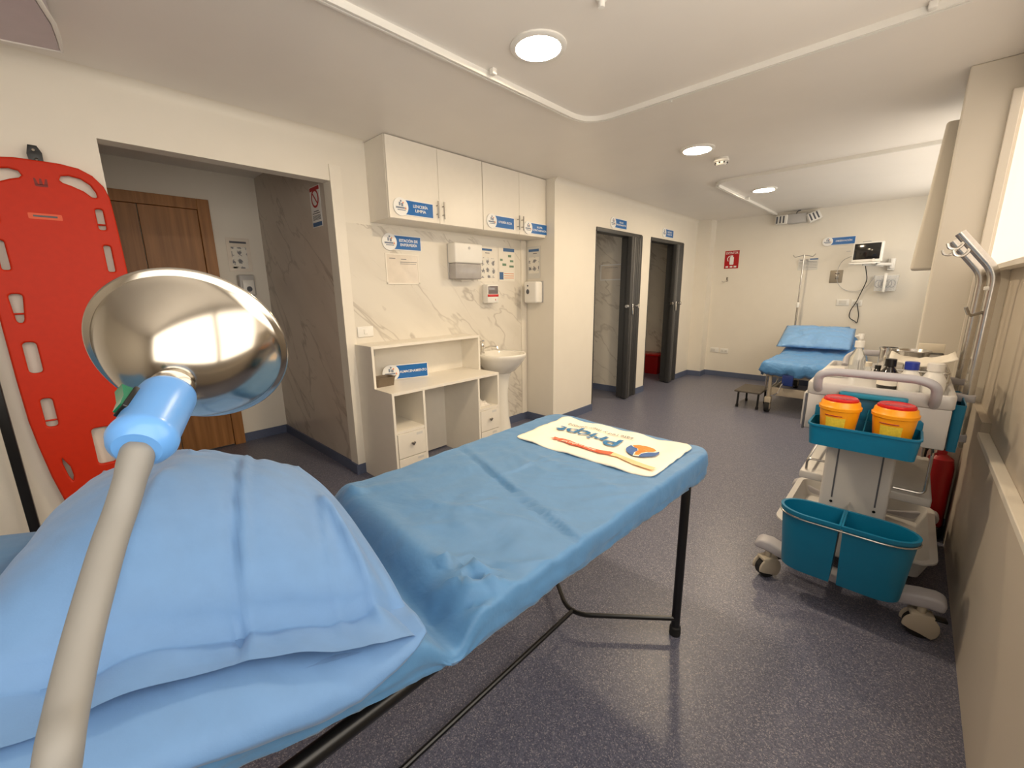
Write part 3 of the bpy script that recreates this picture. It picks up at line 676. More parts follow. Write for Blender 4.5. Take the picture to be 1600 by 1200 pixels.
print_marks(r, basis((DX0 + .0125, 1.51, .935), UY, (0, 0, 1)), [(-.035, -.02, .005, .025), (-.01, .04, .008, .02), (-.03, .03, -.008, -.003), (-.025, .03, -.02, -.016)], M['ink'], 'sticker_print', .0012)
# taupe basket and the sign standing on the counter
def loft(bm, rings, cap0=True, cap1=True):
    R = [[bm.verts.new(p) for p in ring] for ring in rings]; n = len(R[0])
    for a, b in zip(R, R[1:]):
        for j in range(n): bm.faces.new((a[j], a[(j + 1) % n], b[(j + 1) % n], b[j]))
    if cap0: bm.faces.new(R[0][::-1])
    if cap1: bm.faces.new(R[-1])
    return bm
def tub(x0, x1, y0, y1, z0, z1, taper, wall, rad, lip=0):
    """open tapered container"""
    rg = lambda g, z, e=0: [(px, py, z) for px, py in rrect(x0 + g - e, x1 - g + e, y0 + g - e, y1 - g + e, max(.004, rad - g + e))]
    rings = [rg(taper, z0), rg(0, z1 - .008)]
    if lip: rings += [rg(0, z1 - .008, lip), rg(0, z1, lip)]
    else: rings += [rg(0, z1)]
    rings += [rg(wall, z1), rg(taper + wall, z0 + wall)]
    return loft(B(), rings)
o = obj('storage_basket', tub(-2.815, -2.695, 1.435, 1.595, .70, .765, .01, .005, .03, .004), M['basket'], loc=(-2.75, 1.51, .70)); tag(o, 'small taupe woven plastic basket on the nursing desk', 'basket')
r = sign('blue sign reading ALMACENAMIENTO leaning upright on the nursing desk', (-2.83, 1.76, .762), (.30, 1, 0), .36, .115, [('ALMACENAMIENTO', .215)], .022)
bm = B()
for i in range(60):
    pass
gx = 12
V = [[bm.verts.new((-2.66 + .16 * i / gx, y2a + .03 + .16 * j / gx, .424 + .035 * max(0, math.sin(PI * i / gx) * math.sin(PI * j / gx)) * (1 + .9 * fbm(i * .7, j * .7)))) for j in range(gx + 1)] for i in range(gx + 1)]
for i in range(gx):
    for j in range(gx): bm.faces.new((V[i][j], V[i + 1][j], V[i + 1][j + 1], V[i][j + 1]))
o = obj('crumpled_bag', bm, M['cabcloth'], loc=(-2.58, 2.29, .424), smooth=0); tag(o, 'crumpled clear plastic bag on the right shelf of the nursing desk', 'plastic bag')
sm = o.modifiers.new('solid', 'SOLIDIFY'); sm.thickness = .002

# ------------------------------------------------------------------ pedestal basin
bxm, bym = -2.71, 2.715
r = thing('pedestal_basin', 'white ceramic pedestal basin beside the nursing desk', 'basin', (bxm, bym, 0))
def bring(sc, z, dx=0):
    out = []
    for i in range(40):
        a = 2 * PI * i / 40; c, s = math.cos(a), math.sin(a)
        x = (.215 * c * sc) if c > 0 else max(-.215, (.26 * c * sc))
        out.append((bxm + dx + x, bym + .225 * sc * (abs(s) ** .85) * (1 if s > 0 else -1), z))
    return out
obj('bowl', loft(B(), [bring(.38, .615, -.03), bring(.60, .645, -.02), bring(.80, .70, -.01), bring(.95, .765), bring(1, .79), bring(1, .805), bring(.98, .81), bring(.84, .805, .015), bring(.74, .74, .015), bring(.45, .70, .01), bring(.06, .69, .01)]), M['ceramic'], r, smooth=60)
obj('pedestal', loft(B(), [[(bxm - .04 + a * math.cos(t), bym + b * math.sin(t), z) for t in [2 * PI * i / 28 for i in range(28)]] for a, b, z in ((.11, .12, 0), (.105, .115, .03), (.082, .088, .2), (.075, .08, .42), (.09, .1, .56), (.11, .125, .63))]), M['ceramic'], r, smooth=60)
bm = B(); lathe(bm, [(.024, .805), (.024, .815), (.016, .82), (.016, .86), (.019, .865), (.019, .89), (.012, .9), (0, .9)], 18, T(bxm - .16, bym - .1, 0))
tube(bm, bent([(bxm - .16, bym - .1, .84), (bxm - .09, bym - .06, .872), (bxm - .035, bym - .03, .868), (bxm - .03, bym - .027, .85)], .02), .009, 10)
tube(bm, [(bxm - .16, bym - .1, .895), (bxm - .165, bym - .11, .915), (bxm - .14, bym - .09, .925)], [.014, .013, .008], 10)
obj('faucet', bm, M['chrome'], r)

# ------------------------------------------------------------------ the exam couch, its sheet and pillow
HY = .42
def ctop(x, y):
    z = .735 + max(0, HY - y) * .27
    return z
def xn(y):   # near edge
    return -.50 - max(0, (1.6 - y)) * .032 if y > HY else -.50 - 1.18 * .032 - (HY - y) * .012
def xf(y): return -1.30 + (1.6 - y) * .012
Y0, Y1 = -.62, 1.68
r = thing('exam_couch', 'black tubular steel exam couch under the light blue sheet', 'exam couch', (-.88, .6, 0))
LEGS = [((-.52, 1.475), (-.535, 1.49)), ((-1.22, 1.50), (-1.22, 1.50)), ((-.57, -.42), (-.57, -.42)), ((-1.22, -.42), (-1.22, -.42))]
for (x, y), _ in LEGS:
    top = .645 if y > 0 else .66
    bm = B(); cyl(bm, (x, y, .03), (x, y, top), .0165, n=14); l = obj('leg', bm, M['black'], r)
    obj('rubber_foot', lathe(B(), [(0, 0), (.021, 0), (.022, .006), (.021, .035), (.0165, .04)], 16, T(x, y, 0)), M['rubber'], l)
bm = B(); tube(bm, bent([(-.52, 1.47, .075), (-.845, 1.20, .075), (-1.22, 1.50, .075)], .09, 8), .0095, 10); obj('stretcher', bm, M['black'], r)
bm = B(); tube(bm, bent([(-.57, -.42, .075), (-.85, -.14, .075), (-1.22, -.42, .075)], .09, 8), .0095, 10); obj('stretcher', bm, M['black'], r)
bm = B(); cyl(bm, (-.845, 1.235, .075), (-.85, -.175, .075), .0085, n=10); obj('long_stretcher', bm, M['black'], r)
bm = B(); tube(bm, bent([(-.555, 1.60, .645), (-.585, HY, .645), (-.60, -.52, .645)], .05), .0165, 12); tube(bm, bent([(-1.24, 1.60, .645), (-1.24, -.52, .645)], .05), .0165, 12)
cyl(bm, (-.555, 1.6, .645), (-1.24, 1.6, .645), .0165); cyl(bm, (-.60, -.52, .645), (-1.24, -.52, .645), .0165)
obj('side_rails', bm, M['black'], r)
NR = 170
def couch_ring(inset, z_of, tuck=0, n=NR):
    """outline of the couch top at an inset, sampled with rounded corners"""
    pts = []
    y0, y1 = Y0 + inset, Y1 - inset
    rad = max(.012, .075 - inset)
    # foot end from near to far, far side, head end, near side
    def seg(a, b, k): return [(a[0] + (b[0] - a[0]) * i / k, a[1] + (b[1] - a[1]) * i / k) for i in range(k)]
    nr = lambda y: xn(y) - inset; fr = lambda y: xf(y) + inset
    out = []
    for i in range(n): y = y0 + rad + (y1 - y0 - 2 * rad) * i / n; out.append((nr(y), y))
    c = (nr(y1) - rad, y1 - rad)
    for i in range(9): a = PI / 2 * i / 8; out.append((c[0] + rad * math.cos(a), c[1] + rad * math.sin(a)))
    k = 24; xa, xb = nr(y1) - rad, fr(y1) + rad
    for i in range(1, k): out.append((xa + (xb - xa) * i / k, y1))
    c = (fr(y1) + rad, y1 - rad)
    for i in range(9): a = PI / 2 + PI / 2 * i / 8; out.append((c[0] + rad * math.cos(a), c[1] + rad * math.sin(a)))
    for i in range(1, n): y = y1 - rad - (y1 - y0 - 2 * rad) * i / n; out.append((fr(y), y))
    c = (fr(y0) + rad, y0 + rad)
    for i in range(9): a = PI + PI / 2 * i / 8; out.append((c[0] + rad * math.cos(a), c[1] + rad * math.sin(a)))
    xa, xb = fr(y0) + rad, nr(y0) - rad
    for i in range(1, k): out.append((xa + (xb - xa) * i / k, y0))
    c = (nr(y0) - rad, y0 + rad)
    for i in range(8): a = 1.5 * PI + PI / 2 * i / 8; out.append((c[0] + rad * math.cos(a), c[1] + rad * math.sin(a)))
    return [(x, y, z_of(x, y)) for x, y in out]
# two pads (hidden under the sheet)
obj('seat_pad', bx(-1.27, -.56, .50, 1.65, .662, .69), M['black'], r, bevel=.01)
obj('back_pad', prism(B(), [(.40, .665), (-.58, .93), (-.58, .90), (.40, .645)], 'X', -1.27, -.60), M['black'], r, bevel=.01)
def seg_d(px, py, ax, ay, bx_, by):
    dx, dy = bx_ - ax, by - ay; L2 = dx * dx + dy * dy
    t = max(0, min(1, ((px - ax) * dx + (py - ay) * dy) / L2)); qx, qy = ax + t * dx, ay + t * dy
    side_ = ((px - ax) * dy - (py - ay) * dx) / math.sqrt(L2)
    return math.hypot(px - qx, py - qy), side_, t
def fold(x, y, a, b, w, h):
    d, s, t = seg_d(x, y, *a, *b); return h * math.exp(-d / w) * min(1, 6 * min(t, 1 - t) + .15)
def ridge(x, y, a, b, w, h):
    d, s, t = seg_d(x, y, *a, *b); return h * math.exp(-(d / w) ** 2) * math.sin(PI * min(1, max(0, t * .9 + .05))) ** .5
CREASES = [((-1.29, 1.03), (-.50, .80), .009, .008), ((-1.12, .50), (-1.06, 1.25), .010, .004), ((-.74, .46), (-.66, .60), .010, .016), ((-.70, .44), (-.585, .55), .009, -.014), ((-.655, .48), (-.63, .60), .008, .014), ((-.62, .43), (-.56, .56), .010, .016), ((-.585, .46), (-.53, .54), .009, -.014), ((-1.22, .44), (-1.2, .6), .012, .010), ((-1.26, .42), (-1.14, .52), .010, .010), ((-.9, .72), (-.75, 1.02), .008, .004), ((-.95, 1.1), (-.8, 1.24), .008, .004), ((-1.0, .55), (-.95, 1.2), .012, .003), ((-.80, .62), (-.62, .95), .012, .004), ((-1.15, .9), (-.9, 1.12), .014, .004),
           ((-1.25, 1.2), (-.62, 1.12), .018, .004), ((-.75, 1.0), (-.52, 1.22), .016, .004), ((-.66, .45), (-.60, .62), .012, .008), ((-.62, .50), (-.50, .60), .010, .008), ((-.78, .42), (-.60, .50), .012, .008),
           ((-1.05, .62), (-.8, .75), .014, .004), ((-1.2, .6), (-1.1, .8), .012, .005), ((-.9, .55), (-.72, .8), .012, .004), ((-.56, 1.45), (-.52, 1.62), .008, .004), ((-.54, .48), (-.47, .52), .012, .014), ((-.60, .44), (-.55, .52), .012, .014)]
FOLDS = [((-1.31, 1.035), (-.51, .785), .012, -.009), ((-1.31, 1.06), (-.51, .81), .018, .006), ((-1.0, .60), (-.93, 1.26), .008, .003), ((-1.22, .93), (-1.05, 1.16), .007, .004), ((-1.15, .86), (-1.0, .98), .006, .004),
         ((-.80, .62), (-.70, .90), .007, .005), ((-.74, .50), (-.56, .58), .008, .012), ((-.735, .47), (-.60, .60), .006, -.012), ((-.69, .43), (-.60, .50), .006, .014), ((-.655, .55), (-.52, .52), .006, .012), ((-.64, .42), (-.53, .50), .006, -.012),
         ((-.60, .60), (-.52, .70), .008, .006), ((-1.28, .47), (-1.18, .56), .007, .010), ((-1.25, .42), (-1.16, .48), .006, .010), ((-.9, .72), (-.62, .80), .008, .004), ((-1.1, 1.12), (-.75, 1.05), .009, .004), ((-.85, 1.16), (-.58, 1.10), .008, .004), ((-.66, .95), (-.55, 1.12), .007, .004)]
def sheet_z(x, y):
    z = ctop(x, y)
    cx = (x - xf(y)) / (xn(y) - xf(y))
    hl = .46 - .06 * cx                                             # the fold where the backrest starts
    d = y - hl
    z += -.058 * math.exp(-((d) / .042) ** 2) + .012 * math.exp(-((d - .085) / .04) ** 2) - .006 * math.exp(-((y - 1.0) / .35) ** 2) * math.sin(PI * max(0, min(1, cx)))
    for a, b, w, h in CREASES: z += ridge(x, y, a, b, w, h)
    for a, b, w, h in FOLDS: z += fold(x, y, a, b, w, h * 1.6)
    z += .0055 * fbm(x, y, 1, 5) + .0028 * fbm(x, y, 3, 14)
    return z
def edge_w(x, y): return .006 * fbm(x, y, 5, 9)
hem = lambda y: .075 + .03 * max(0, min(1, (y - .7) / .9))
rings = []
for ins in (.33, .30, .26, .23, .2, .175, .15, .13, .11, .092, .075, .06, .047, .036, .026, .018, .011):
    rings.append(couch_ring(ins, sheet_z))
for ins, dz in ((.005, .003), (.001, .009), (-.001, .018)): rings.append(couch_ring(ins, lambda x, y: sheet_z(x, y) - dz))
for f_ in (.35, .5, .65, .8, .92, 1.0):
    zb = lambda x, y: sheet_z(x, y) * (1 - f_) + (ctop(x, y) + .002) * f_
    rings.append([(x + .005 * fbm(x, y, f_ * 2, 9) + .004 * fbm(x, y, f_ * 5, 22), y + .004 * fbm(x + 3, y, f_ * 2, 9), zb(x, y) - .018 - (hem(y) - .018) * f_ + .003 * fbm(x, y, 9, 4)) for x, y, _ in couch_ring(-.002 + .012 * max(0, f_ - .6), lambda x, y: 0)])
rings.append([(x, y, z - .003) for x, y, z in couch_ring(.05, lambda x, y: ctop(x, y) - hem(y))])
bm = loft(B(), rings, cap0=False, cap1=False)
n0 = len(rings[0]); bm.verts.ensure_lookup_table()
nearv = bm.verts[0:NR]; farv = bm.verts[NR + 41:NR + 41 + NR - 1]
prev = None; CR = 16
for k in range(1, NR):
    a_, b_ = nearv[k], farv[NR - 1 - k]
    row = [a_] + [None] * (CR - 1) + [b_]
    for q in range(1, CR):
        x = a_.co.x + (b_.co.x - a_.co.x) * q / CR; y = a_.co.y + (b_.co.y - a_.co.y) * q / CR
        row[q] = bm.verts.new((x, y, sheet_z(x, y)))
    if prev:
        for q in range(CR): bm.faces.new((prev[q], prev[q + 1], row[q + 1], row[q]))
    else: first = row
    prev = row; bm.verts.ensure_lookup_table(); nearv = bm.verts[0:NR]; farv = bm.verts[NR + 41:NR + 41 + NR - 1]
bm.faces.new([bm.verts[i] for i in range(NR - 1, NR + 42)] + prev[::-1][1:-1])
bm.faces.new([bm.verts[i] for i in list(range(2 * NR + 39, n0)) + [0, 1]] + first[1:-1])
o = obj('couch_sheet', bm, M['sheet'], loc=(-.9, .6, .73), smooth=180); tag(o, 'light blue disposable sheet covering the near exam couch', 'bed sheet')

# pillow: closed puffy case with an open flat end towards the room
PA = Vector((-.545, .343, .768)); PB = Vector((-1.262, .452, .765)); PC = Vector((-1.30, .0, .965)); PD = Vector((-.62, -.205, .935))
def pil(u, v):
    b = (PA * (1 - u) + PB * u) * (1 - v) + (PD * (1 - u) + PC * u) * v
    return b
def puff(u, v):
    uu = max(0, min(1, (u - .10) / .90)); a = max(0, math.sin(PI * min(1, uu ** .78))) ** .62
    return a * max(0, math.sin(PI * min(1, max(0, v) ** .85))) ** .52
def pil_top(u, v):
    p = pil(u, v)
    z = .185 * puff(u, v)
    z += (1 - u) ** 6 * .022 * (math.sin(PI * v) ** .6)                         # the lip stands open a little
    z += fold(u, v, (.0, .455), (.78, .37), .013, .012) - fold(u, v, (.0, .485), (.6, .42), .011, .014) + fold(u, v, (.40, .165), (.05, .11), .02, .016) + fold(u, v, (.40, .165), (.04, .24), .02, .010) + fold(u, v, (.6, .55), (.9, .75), .02, .010) + fold(u, v, (.1, .7), (.45, .62), .03, .012) + fold(u, v, (.62, .2), (.9, .12), .02, .008) - ridge(u, v, (.2, .43), (.85, .34), .03, .008)
    z += ridge(u, v, (.06, .10), (.42, .16), .03, .016) - ridge(u, v, (.04, .25), (.36, .22), .06, .010) + ridge(u, v, (-.02, .02), (.3, .10), .02, -.010)
    z += ridge(u, v, (.05, .66), (.5, .58), .07, .014) - ridge(u, v, (.02, .8), (.4, .7), .06, .010) + ridge(u, v, (.55, .1), (.95, .3), .03, .008) + ridge(u, v, (.7, .5), (.98, .7), .025, .010) + ridge(u, v, (.75, .3), (.98, .45), .02, .008)
    z += .006 * fbm(u, v, 0, 4) * (1 if .02 < v < .98 else 0)
    q = p.copy(); q.z += z
    q.x += .012 * math.sin(v * 9) * (1 - u) ** 8 + .0
    q.y += -.03 * math.sin(PI * u) * (v < .5) * (1 - v) ** 4 * 0
    return q
N, K = 90, 80
bm = B()
top = [[bm.verts.new(pil_top(i / N, j / K)) for j in range(K + 1)] for i in range(N + 1)]
def pil_bot(u, v):
    p = pil(u, v); zz = sheet_z(p.x, p.y) + .006
    p.z = min(p.z - .002, max(zz, p.z - .03)) if u > .04 else p.z - .004
    return p
bot = [[top[i][j] if (j in (0, K) or i == N) else bm.verts.new(pil_bot(i / N, j / K)) for j in range(K + 1)] for i in range(N + 1)]
for i in range(N):
    for j in range(K):
        bm.faces.new((top[i][j], top[i + 1][j], top[i + 1][j + 1], top[i][j + 1]))
        f = [bot[i][j], bot[i][j + 1], bot[i + 1][j + 1], bot[i + 1][j]]
        f = [q for k, q in enumerate(f) if q not in f[:k]]
        if len(f) > 2 and len(set(f)) == len(f):
            try: bm.faces.new(f)
            except ValueError: pass
pw = obj('pillow', bm, M['pillow'], loc=(-.95, .15, .82), smooth=180); tag(pw, 'large pale blue pillow in a loose open case on the near couch', 'pillow')
# lower layer of the case, hanging over the couch edge
lo = [(-.540, .342, .772), (-.528, .31, .766), (-.522, .269, .760), (-.520, .208, .756), (-.523, .149, .766), (-.527, .06, .80), (-.531, -.005, .828), (-.536, -.08, .862), (-.545, -.19, .905)]
bm = B(); R = []
for j in range(49):
    t = j / 48 * (len(lo) - 1); k = min(int(t), len(lo) - 2); f_ = t - k
    e = Vector(lo[k]).lerp(Vector(lo[k + 1]), f_); i0 = pil(.14, j / 48); i0.z += .004
    ed = Vector((min(e.x - .012, xn(e.y) + .002), e.y * .8 + i0.y * .2, 0)); ed.z = max(sheet_z(ed.x - .02, ed.y) + .016, e.z + .012)
    if ed.z > i0.z + .02: ed.z = i0.z + .02
    R.append([bm.verts.new((1 - s_) ** 2 * i0 + 2 * s_ * (1 - s_) * (ed * 1.35 - (i0 + e) * .175) + s_ * s_ * e + Vector((0, 0, .003 * fbm(s_ * 2, j * .1, 2, 2)))) for s_ in [q / 12 for q in range(13)]])
for a, b in zip(R, R[1:]):
    for j in range(12): bm.faces.new((a[j], a[j + 1], b[j + 1], b[j]))
fl = obj('case_flap', bm, M['pillow'], pw, smooth=180)
s_ = fl.modifiers.new('solid', 'SOLIDIFY'); s_.thickness = .0015

# printed cotton bag at the foot end
r = thing('printed_cotton_bag', 'cream cotton bag printed with a blue and orange logo at the couch foot', 'bag', (-.88, 1.45, .74))
BU = Vector((-.57, 1.44, 0)); bl, bw = .635, .385
bagmx = lambda z: basis((-.572, 1.637, z), (-1, -.012, 0), (0, 1, 0))
NB, KB = 44, 28
def bag_p(a, b):      # a 0..1 from the right (P side) to the left, b 0..1 from far to near
    x = -.560 - .63 * a; y = 1.635 - .012 * a * 0 - .375 * b
    # rounded corners
    da, db = min(a, 1 - a) * .63, min(b, 1 - b) * .375
    rr = .03
    if da < rr and db < rr:
        k = math.hypot(rr - da, rr - db)
        if k > rr:
            s = rr / k; na, nb = rr - (rr - da) * s, rr - (rr - db) * s
            x += (-1 if a < .5 else 1) * (na - da); y += (-1 if b < .5 else 1) * (nb - db)
    z = sheet_z(x, min(y, 1.645)) + .007 + .003 * math.sin(a * 21 + b * 3) * (.3 + .7 * abs(2 * b - 1)) + .0035 * fbm(a, b, 0, 6)
    return Vector((x, y, z))
bm = B(); V = [[bm.verts.new(bag_p(i / NB, j / KB)) for j in range(KB + 1)] for i in range(NB + 1)]
for i in range(NB):
    for j in range(KB): bm.faces.new((V[i][j], V[i + 1][j], V[i + 1][j + 1], V[i][j + 1]))
o = obj('cloth', bm, M['cream'], r, smooth=180); s_ = o.modifiers.new('solid', 'SOLIDIFY'); s_.thickness = .005; s_.offset = 1
def on_bag(bm, lift=.0062):
    """drape flat print (x along P->t in metres, y up = towards the camera) onto the cloth"""
    bmesh.ops.subdivide_edges(bm, edges=[e for e in bm.edges if e.calc_length() > .03], cuts=2, use_grid_fill=False)
    for v in bm.verts:
        a, b = v.co.x / .63, v.co.y / .375
        p = bag_p(max(0, min(1, a)), max(0, min(1, b))); v.co = p + Vector((0, 0, lift + v.co.z))
    return bm
I = Matrix()
obj('lettering', on_bag(text_bm('Pricpt', .115, T(.392, .172, 0), .0016, .315, .0002)), M['logoblue'], r, smooth=0)
obj('slogan', on_bag(text_bm('Late red y mov. genoso', .034, T(.385, .088, 0), 0, .33, .0002)), M['ink'], r, smooth=0)
lg = obj('logo', on_bag(plate([ell(.128, .185, .062, .062, 40)], .0002, 0, I)), M['logonavy'], r, smooth=0)
sw = [(.085, .155), (.105, .135), (.135, .13), (.165, .142), (.18, .165), (.165, .175), (.15, .178), (.14, .195), (.142, .215), (.135, .24), (.118, .236), (.12, .21), (.108, .188), (.09, .175)]
obj('logo_halo', on_bag(plate([[(.133 + (x - .133) * 1.22, .185 + (y - .185) * 1.18) for x, y in sw]], .0002, 0, I), .0068), M['cream'], lg, smooth=0)
obj('logo_swirl', on_bag(plate([sw], .0002, 0, I), .0074), M['logoorange'], lg, smooth=0)
rib = lambda pts, w: [(x, y - w / 2) for x, y in pts] + [(x, y + w / 2) for x, y in pts[::-1]]
obj('ribbon', on_bag(plate([rib([(.20, .29), (.25, .292), (.32, .30), (.38, .298), (.43, .285), (.46, .287)], .026)], .0002, 0, I)), M['ribbon'], r, smooth=0)
obj('ribbon_tail', on_bag(plate([rib([(.02, .318), (.10, .305), (.20, .292)], .03)], .0002, 0, I), .006), M['ribbon2'], r, smooth=0)
obj('ribbon_text', on_bag(text_bm('cuidamos tu salud hoy', .017, T(.34, .296, 0), .0002, .19, .0002), .0068), M['cream'], r, smooth=0)
obj('ribbon_end', on_bag(plate([[(.462, .272), (.49, .27), (.484, .285), (.492, .298), (.465, .30)]], .0002, 0, I)), M['ribbon'], r, smooth=0)
# ------------------------------------------------------------------ the exam lamp close to the camera
camR = Matrix((r2, u2, fw))          # rows: right, up, forward
def cpt(px, py, d):                  # a point at depth d in front of the viewpoint, in room coordinates
    v = Vector(((px - 800) / 651.693 * d, (600 - py) / 651.693 * d, d)); return Vector((0, 0, 1.35)) + camR.transposed() @ v
RC = cpt(302, 549, .47)                                        # centre of the rim
ax = (RC - cpt(216, 700, .342)).normalized()          # from the apex towards the lamp's mouth
bu, bv = frame_for(ax)
DM = Matrix((bu, bv, ax)).transposed().to_4x4(); DM.translation = RC
base_xy = (-.335, -.075)
r = thing('exam_lamp', 'gooseneck exam lamp with a polished metal dome and light blue handle', 'exam lamp', (base_xy[0], base_xy[1], 0))
dome = []
for i in range(19):
    q_ = i / 18; dome.append((.0868 * q_, -.070 * (1 - q_ ** 2.35)))
prof = dome + [(.088, .001), (.0925, .0015), (.0945, .004), (.0935, .0075), (.089, .007), (.084, .002)] + [(q[0] * .965, q[1] * .95 + .0) for q in dome[::-1]]
obj('lamp_shade', lathe(B(), prof, 96, DM), M['dome'], r, smooth=60)
obj('bulb', lathe(B(), [(0, -.058), (.016, -.055), (.02, -.03), (.03, -.012), (.024, .0), (0, .006)], 24, DM), M['plaster_white'], r)
obj('collar', lathe(B(), [(0, -.069), (.012, -.070), (.019, -.073), (.0205, -.080), (.0205, -.094), (.0, -.094)][::-1], 32, DM), M['chrome'], r)
hd = lathe(B(), [(0, -.086), (.0208, -.086), (.0226, -.088), (.0232, -.092), (.0234, -.146), (.0246, -.150), (.0248, -.155), (.022, -.162), (.0165, -.167), (0, -.167)][::-1], 40, DM)
h = obj('handle', hd, M['ltblue'], r, smooth=40)
SWR = .0055
sd = (camR.transposed() @ Vector((-.33, .14, -.93))); sd = (sd - ax * sd.dot(ax)).normalized(); tn = ax.cross(sd)
def swbox(a0, a1, w, h0, h1):
    bm = B(); v = []
    for z in (a0, a1):
        for t_ in (-w, w):
            for hh in (h0, h1): v.append(bm.verts.new(RC + ax * z + tn * t_ + sd * hh))
    for f in ((0, 1, 3, 2), (4, 6, 7, 5), (0, 4, 5, 1), (2, 3, 7, 6), (0, 2, 6, 4), (1, 5, 7, 3)): bm.faces.new([v[i] for i in f])
    return bm
s_ = obj('switch', swbox(-.133, -.104, .0075, .0195, .0258), M['black'], h, bevel=.001)
bm = B(); vv = []
for t_ in (-.0055, .0055):
    for z, hh in ((-.131, .0248), (-.131, .0273), (-.119, .0288), (-.107, .0343), (-.106, .0248)): vv.append(bm.verts.new(RC + ax * z + tn * t_ + sd * hh))
bm.faces.new(vv[:5]); bm.faces.new(vv[5:][::-1])
for i in range(5): bm.faces.new((vv[i], vv[(i + 1) % 5], vv[5 + (i + 1) % 5], vv[5 + i]))
obj('rocker', bm, M['green'], s_)
n0_ = RC + ax * -.16
npts = [n0_, cpt(193, 785, .330), cpt(172, 845, .314), cpt(150, 920, .294), cpt(126, 1010, .274), cpt(105, 1105, .254), cpt(90, 1190, .238)]
end = npts[-1]
npts += [end.lerp(Vector((base_xy[0], base_xy[1], end.z - .13)), .5), Vector((base_xy[0], base_xy[1], end.z - .16)), Vector((base_xy[0], base_xy[1], .80))]
cps = []                                                             # smooth the path
for i in range(len(npts) - 1):
    p0, p1, p2, p3 = npts[max(0, i - 1)], npts[i], npts[i + 1], npts[min(len(npts) - 1, i + 2)]
    for k in range(5):
        t_ = k / 5; cps.append(.5 * ((2 * p1) + (p2 - p0) * t_ + (2 * p0 - 5 * p1 + 4 * p2 - p3) * t_ ** 2 + (3 * p1 - p0 - 3 * p2 + p3) * t_ ** 3))
cps.append(npts[-1])
obj('gooseneck', tube(B(), cps, [.0118 if i < 3 else .0108 for i in range(len(cps))], 24), M['neck'], r, smooth=180)
obj('stand_pole', cyl(B(), (base_xy[0], base_xy[1], .05), (base_xy[0], base_xy[1], .83), .014, n=20), M['chrome'], r)
bm = B()
for k in range(5):
    a = 2 * PI * k / 5 + .3; tube(bm, [(base_xy[0], base_xy[1], .085), (base_xy[0] + .1 * math.cos(a), base_xy[1] + .1 * math.sin(a), .07), (base_xy[0] + .17 * math.cos(a), base_xy[1] + .17 * math.sin(a), .055)], [.018, .014, .011], 10)
obj('base', bm, M['plaster_white'], r)
for k in range(5):
    a = 2 * PI * k / 5 + .3; x, y = base_xy[0] + .165 * math.cos(a), base_xy[1] + .165 * math.sin(a)
    bm = B(); cyl(bm, (x - .012 * math.sin(a), y + .012 * math.cos(a), .025), (x + .012 * math.sin(a), y - .012 * math.cos(a), .025), .025, n=18); obj('caster', bm, M['rubber'], r)

# ------------------------------------------------------------------ red spine board on the left wall
r = thing('spine_board', 'orange red spine board with rows of grip holes hung on the left wall', 'spine board', (-2.9, .02, .1))
CY = .021
half = [(.0, 1.945), (.07, 1.944), (.125, 1.935), (.165, 1.912), (.195, 1.872), (.208, 1.825), (.213, 1.72), (.218, 1.5), (.218, 1.0), (.215, .80), (.206, .68), (.19, .52), (.165, .36), (.14, .2), (.12, .13), (.085, .105), (.0, .1)]
outline = [(CY + a, z) for a, z in half] + [(CY - a, z) for a, z in half[1:-1][::-1]]
def slot(a0, a1, z0, z1, sl=0, rad=None, taper=0):
    rr = rad or min((a1 - a0) / 2, (z1 - z0) / 2) * .8
    out = []
    for a, z in rrect(a0, a1, z0, z1, rr, 5):
        k = (z1 - z) / (z1 - z0); out.append((a + sl * k - taper * k * (a - (a0 + a1) / 2) * 2, z))
    return out
hh = [[(.047, 1.88), (.058, 1.906), (.09, 1.913), (.13, 1.905), (.162, 1.88), (.178, 1.845), (.18, 1.822), (.168, 1.812), (.15, 1.814), (.125, 1.838), (.09, 1.855), (.062, 1.864)],
      slot(.146, .189, 1.668, 1.778, 0), slot(.148, .190, 1.472, 1.612, .0), slot(.132, .194, 1.242, 1.385, .005, taper=.2), slot(.13, .19, 1.012, 1.17, 0), slot(.125, .18, .752, .905, 0),
      [(.146, .61), (.158, .60), (.16, .57), (.15, .50), (.138, .465), (.125, .47), (.118, .5), (.122, .55)]]
holes = []
for hpoly in hh:
    holes.append([(CY + a, z) for a, z in hpoly]); holes.append([(CY - a, z) for a, z in hpoly])
holes.append([(CY + a, z) for a, z in rrect(-.04, .045, .52, .725, .025)])
bmx = basis((-2.905, 0, 0), (0, 1, 0), (0, 0, 1))
obj('board', plate([outline] + holes, .003, .008, bmx), M['orange'], r, smooth=0)
bm = B()
for sgn in (1, -1):
    for a, z in ((.169, 1.70), (.163, 1.29), (.15, .79)): cyl(bm, (-2.907, CY + sgn * a - .035, z), (-2.907, CY + sgn * a + .035, z), .004, n=8)
obj('strap_pins', bm, M['orange'], r)
obj('label_strip', flat(B(), rrect(-.045, .06, 1.703, 1.728, .004), basis((-2.905 + .0112, 0, 0), (0, 1, 0), (0, 0, 1)), 0, .001), M['ribbon'], r, smooth=0)
print_marks(r, basis((-2.905 + .0112, 0, 0), (0, 1, 0), (0, 0, 1)), [(-.03, .045, 1.712, 1.72)], M['ink'], 'label_print', .0012)
bm = B(); e = basis((-2.8938, .018, 1.862), (0, 1, 0), (0, 0, 1))
for k in (-1, 0, 1): flat(bm, [(k * .014 - .006, -.012), (k * .014 + .006, -.012), (k * .018 + .003, .014), (k * .018 - .003, .014)], e, 0, .001)
flat(bm, rrect(-.02, .02, -.02, -.01, .004), e, 0, .001)
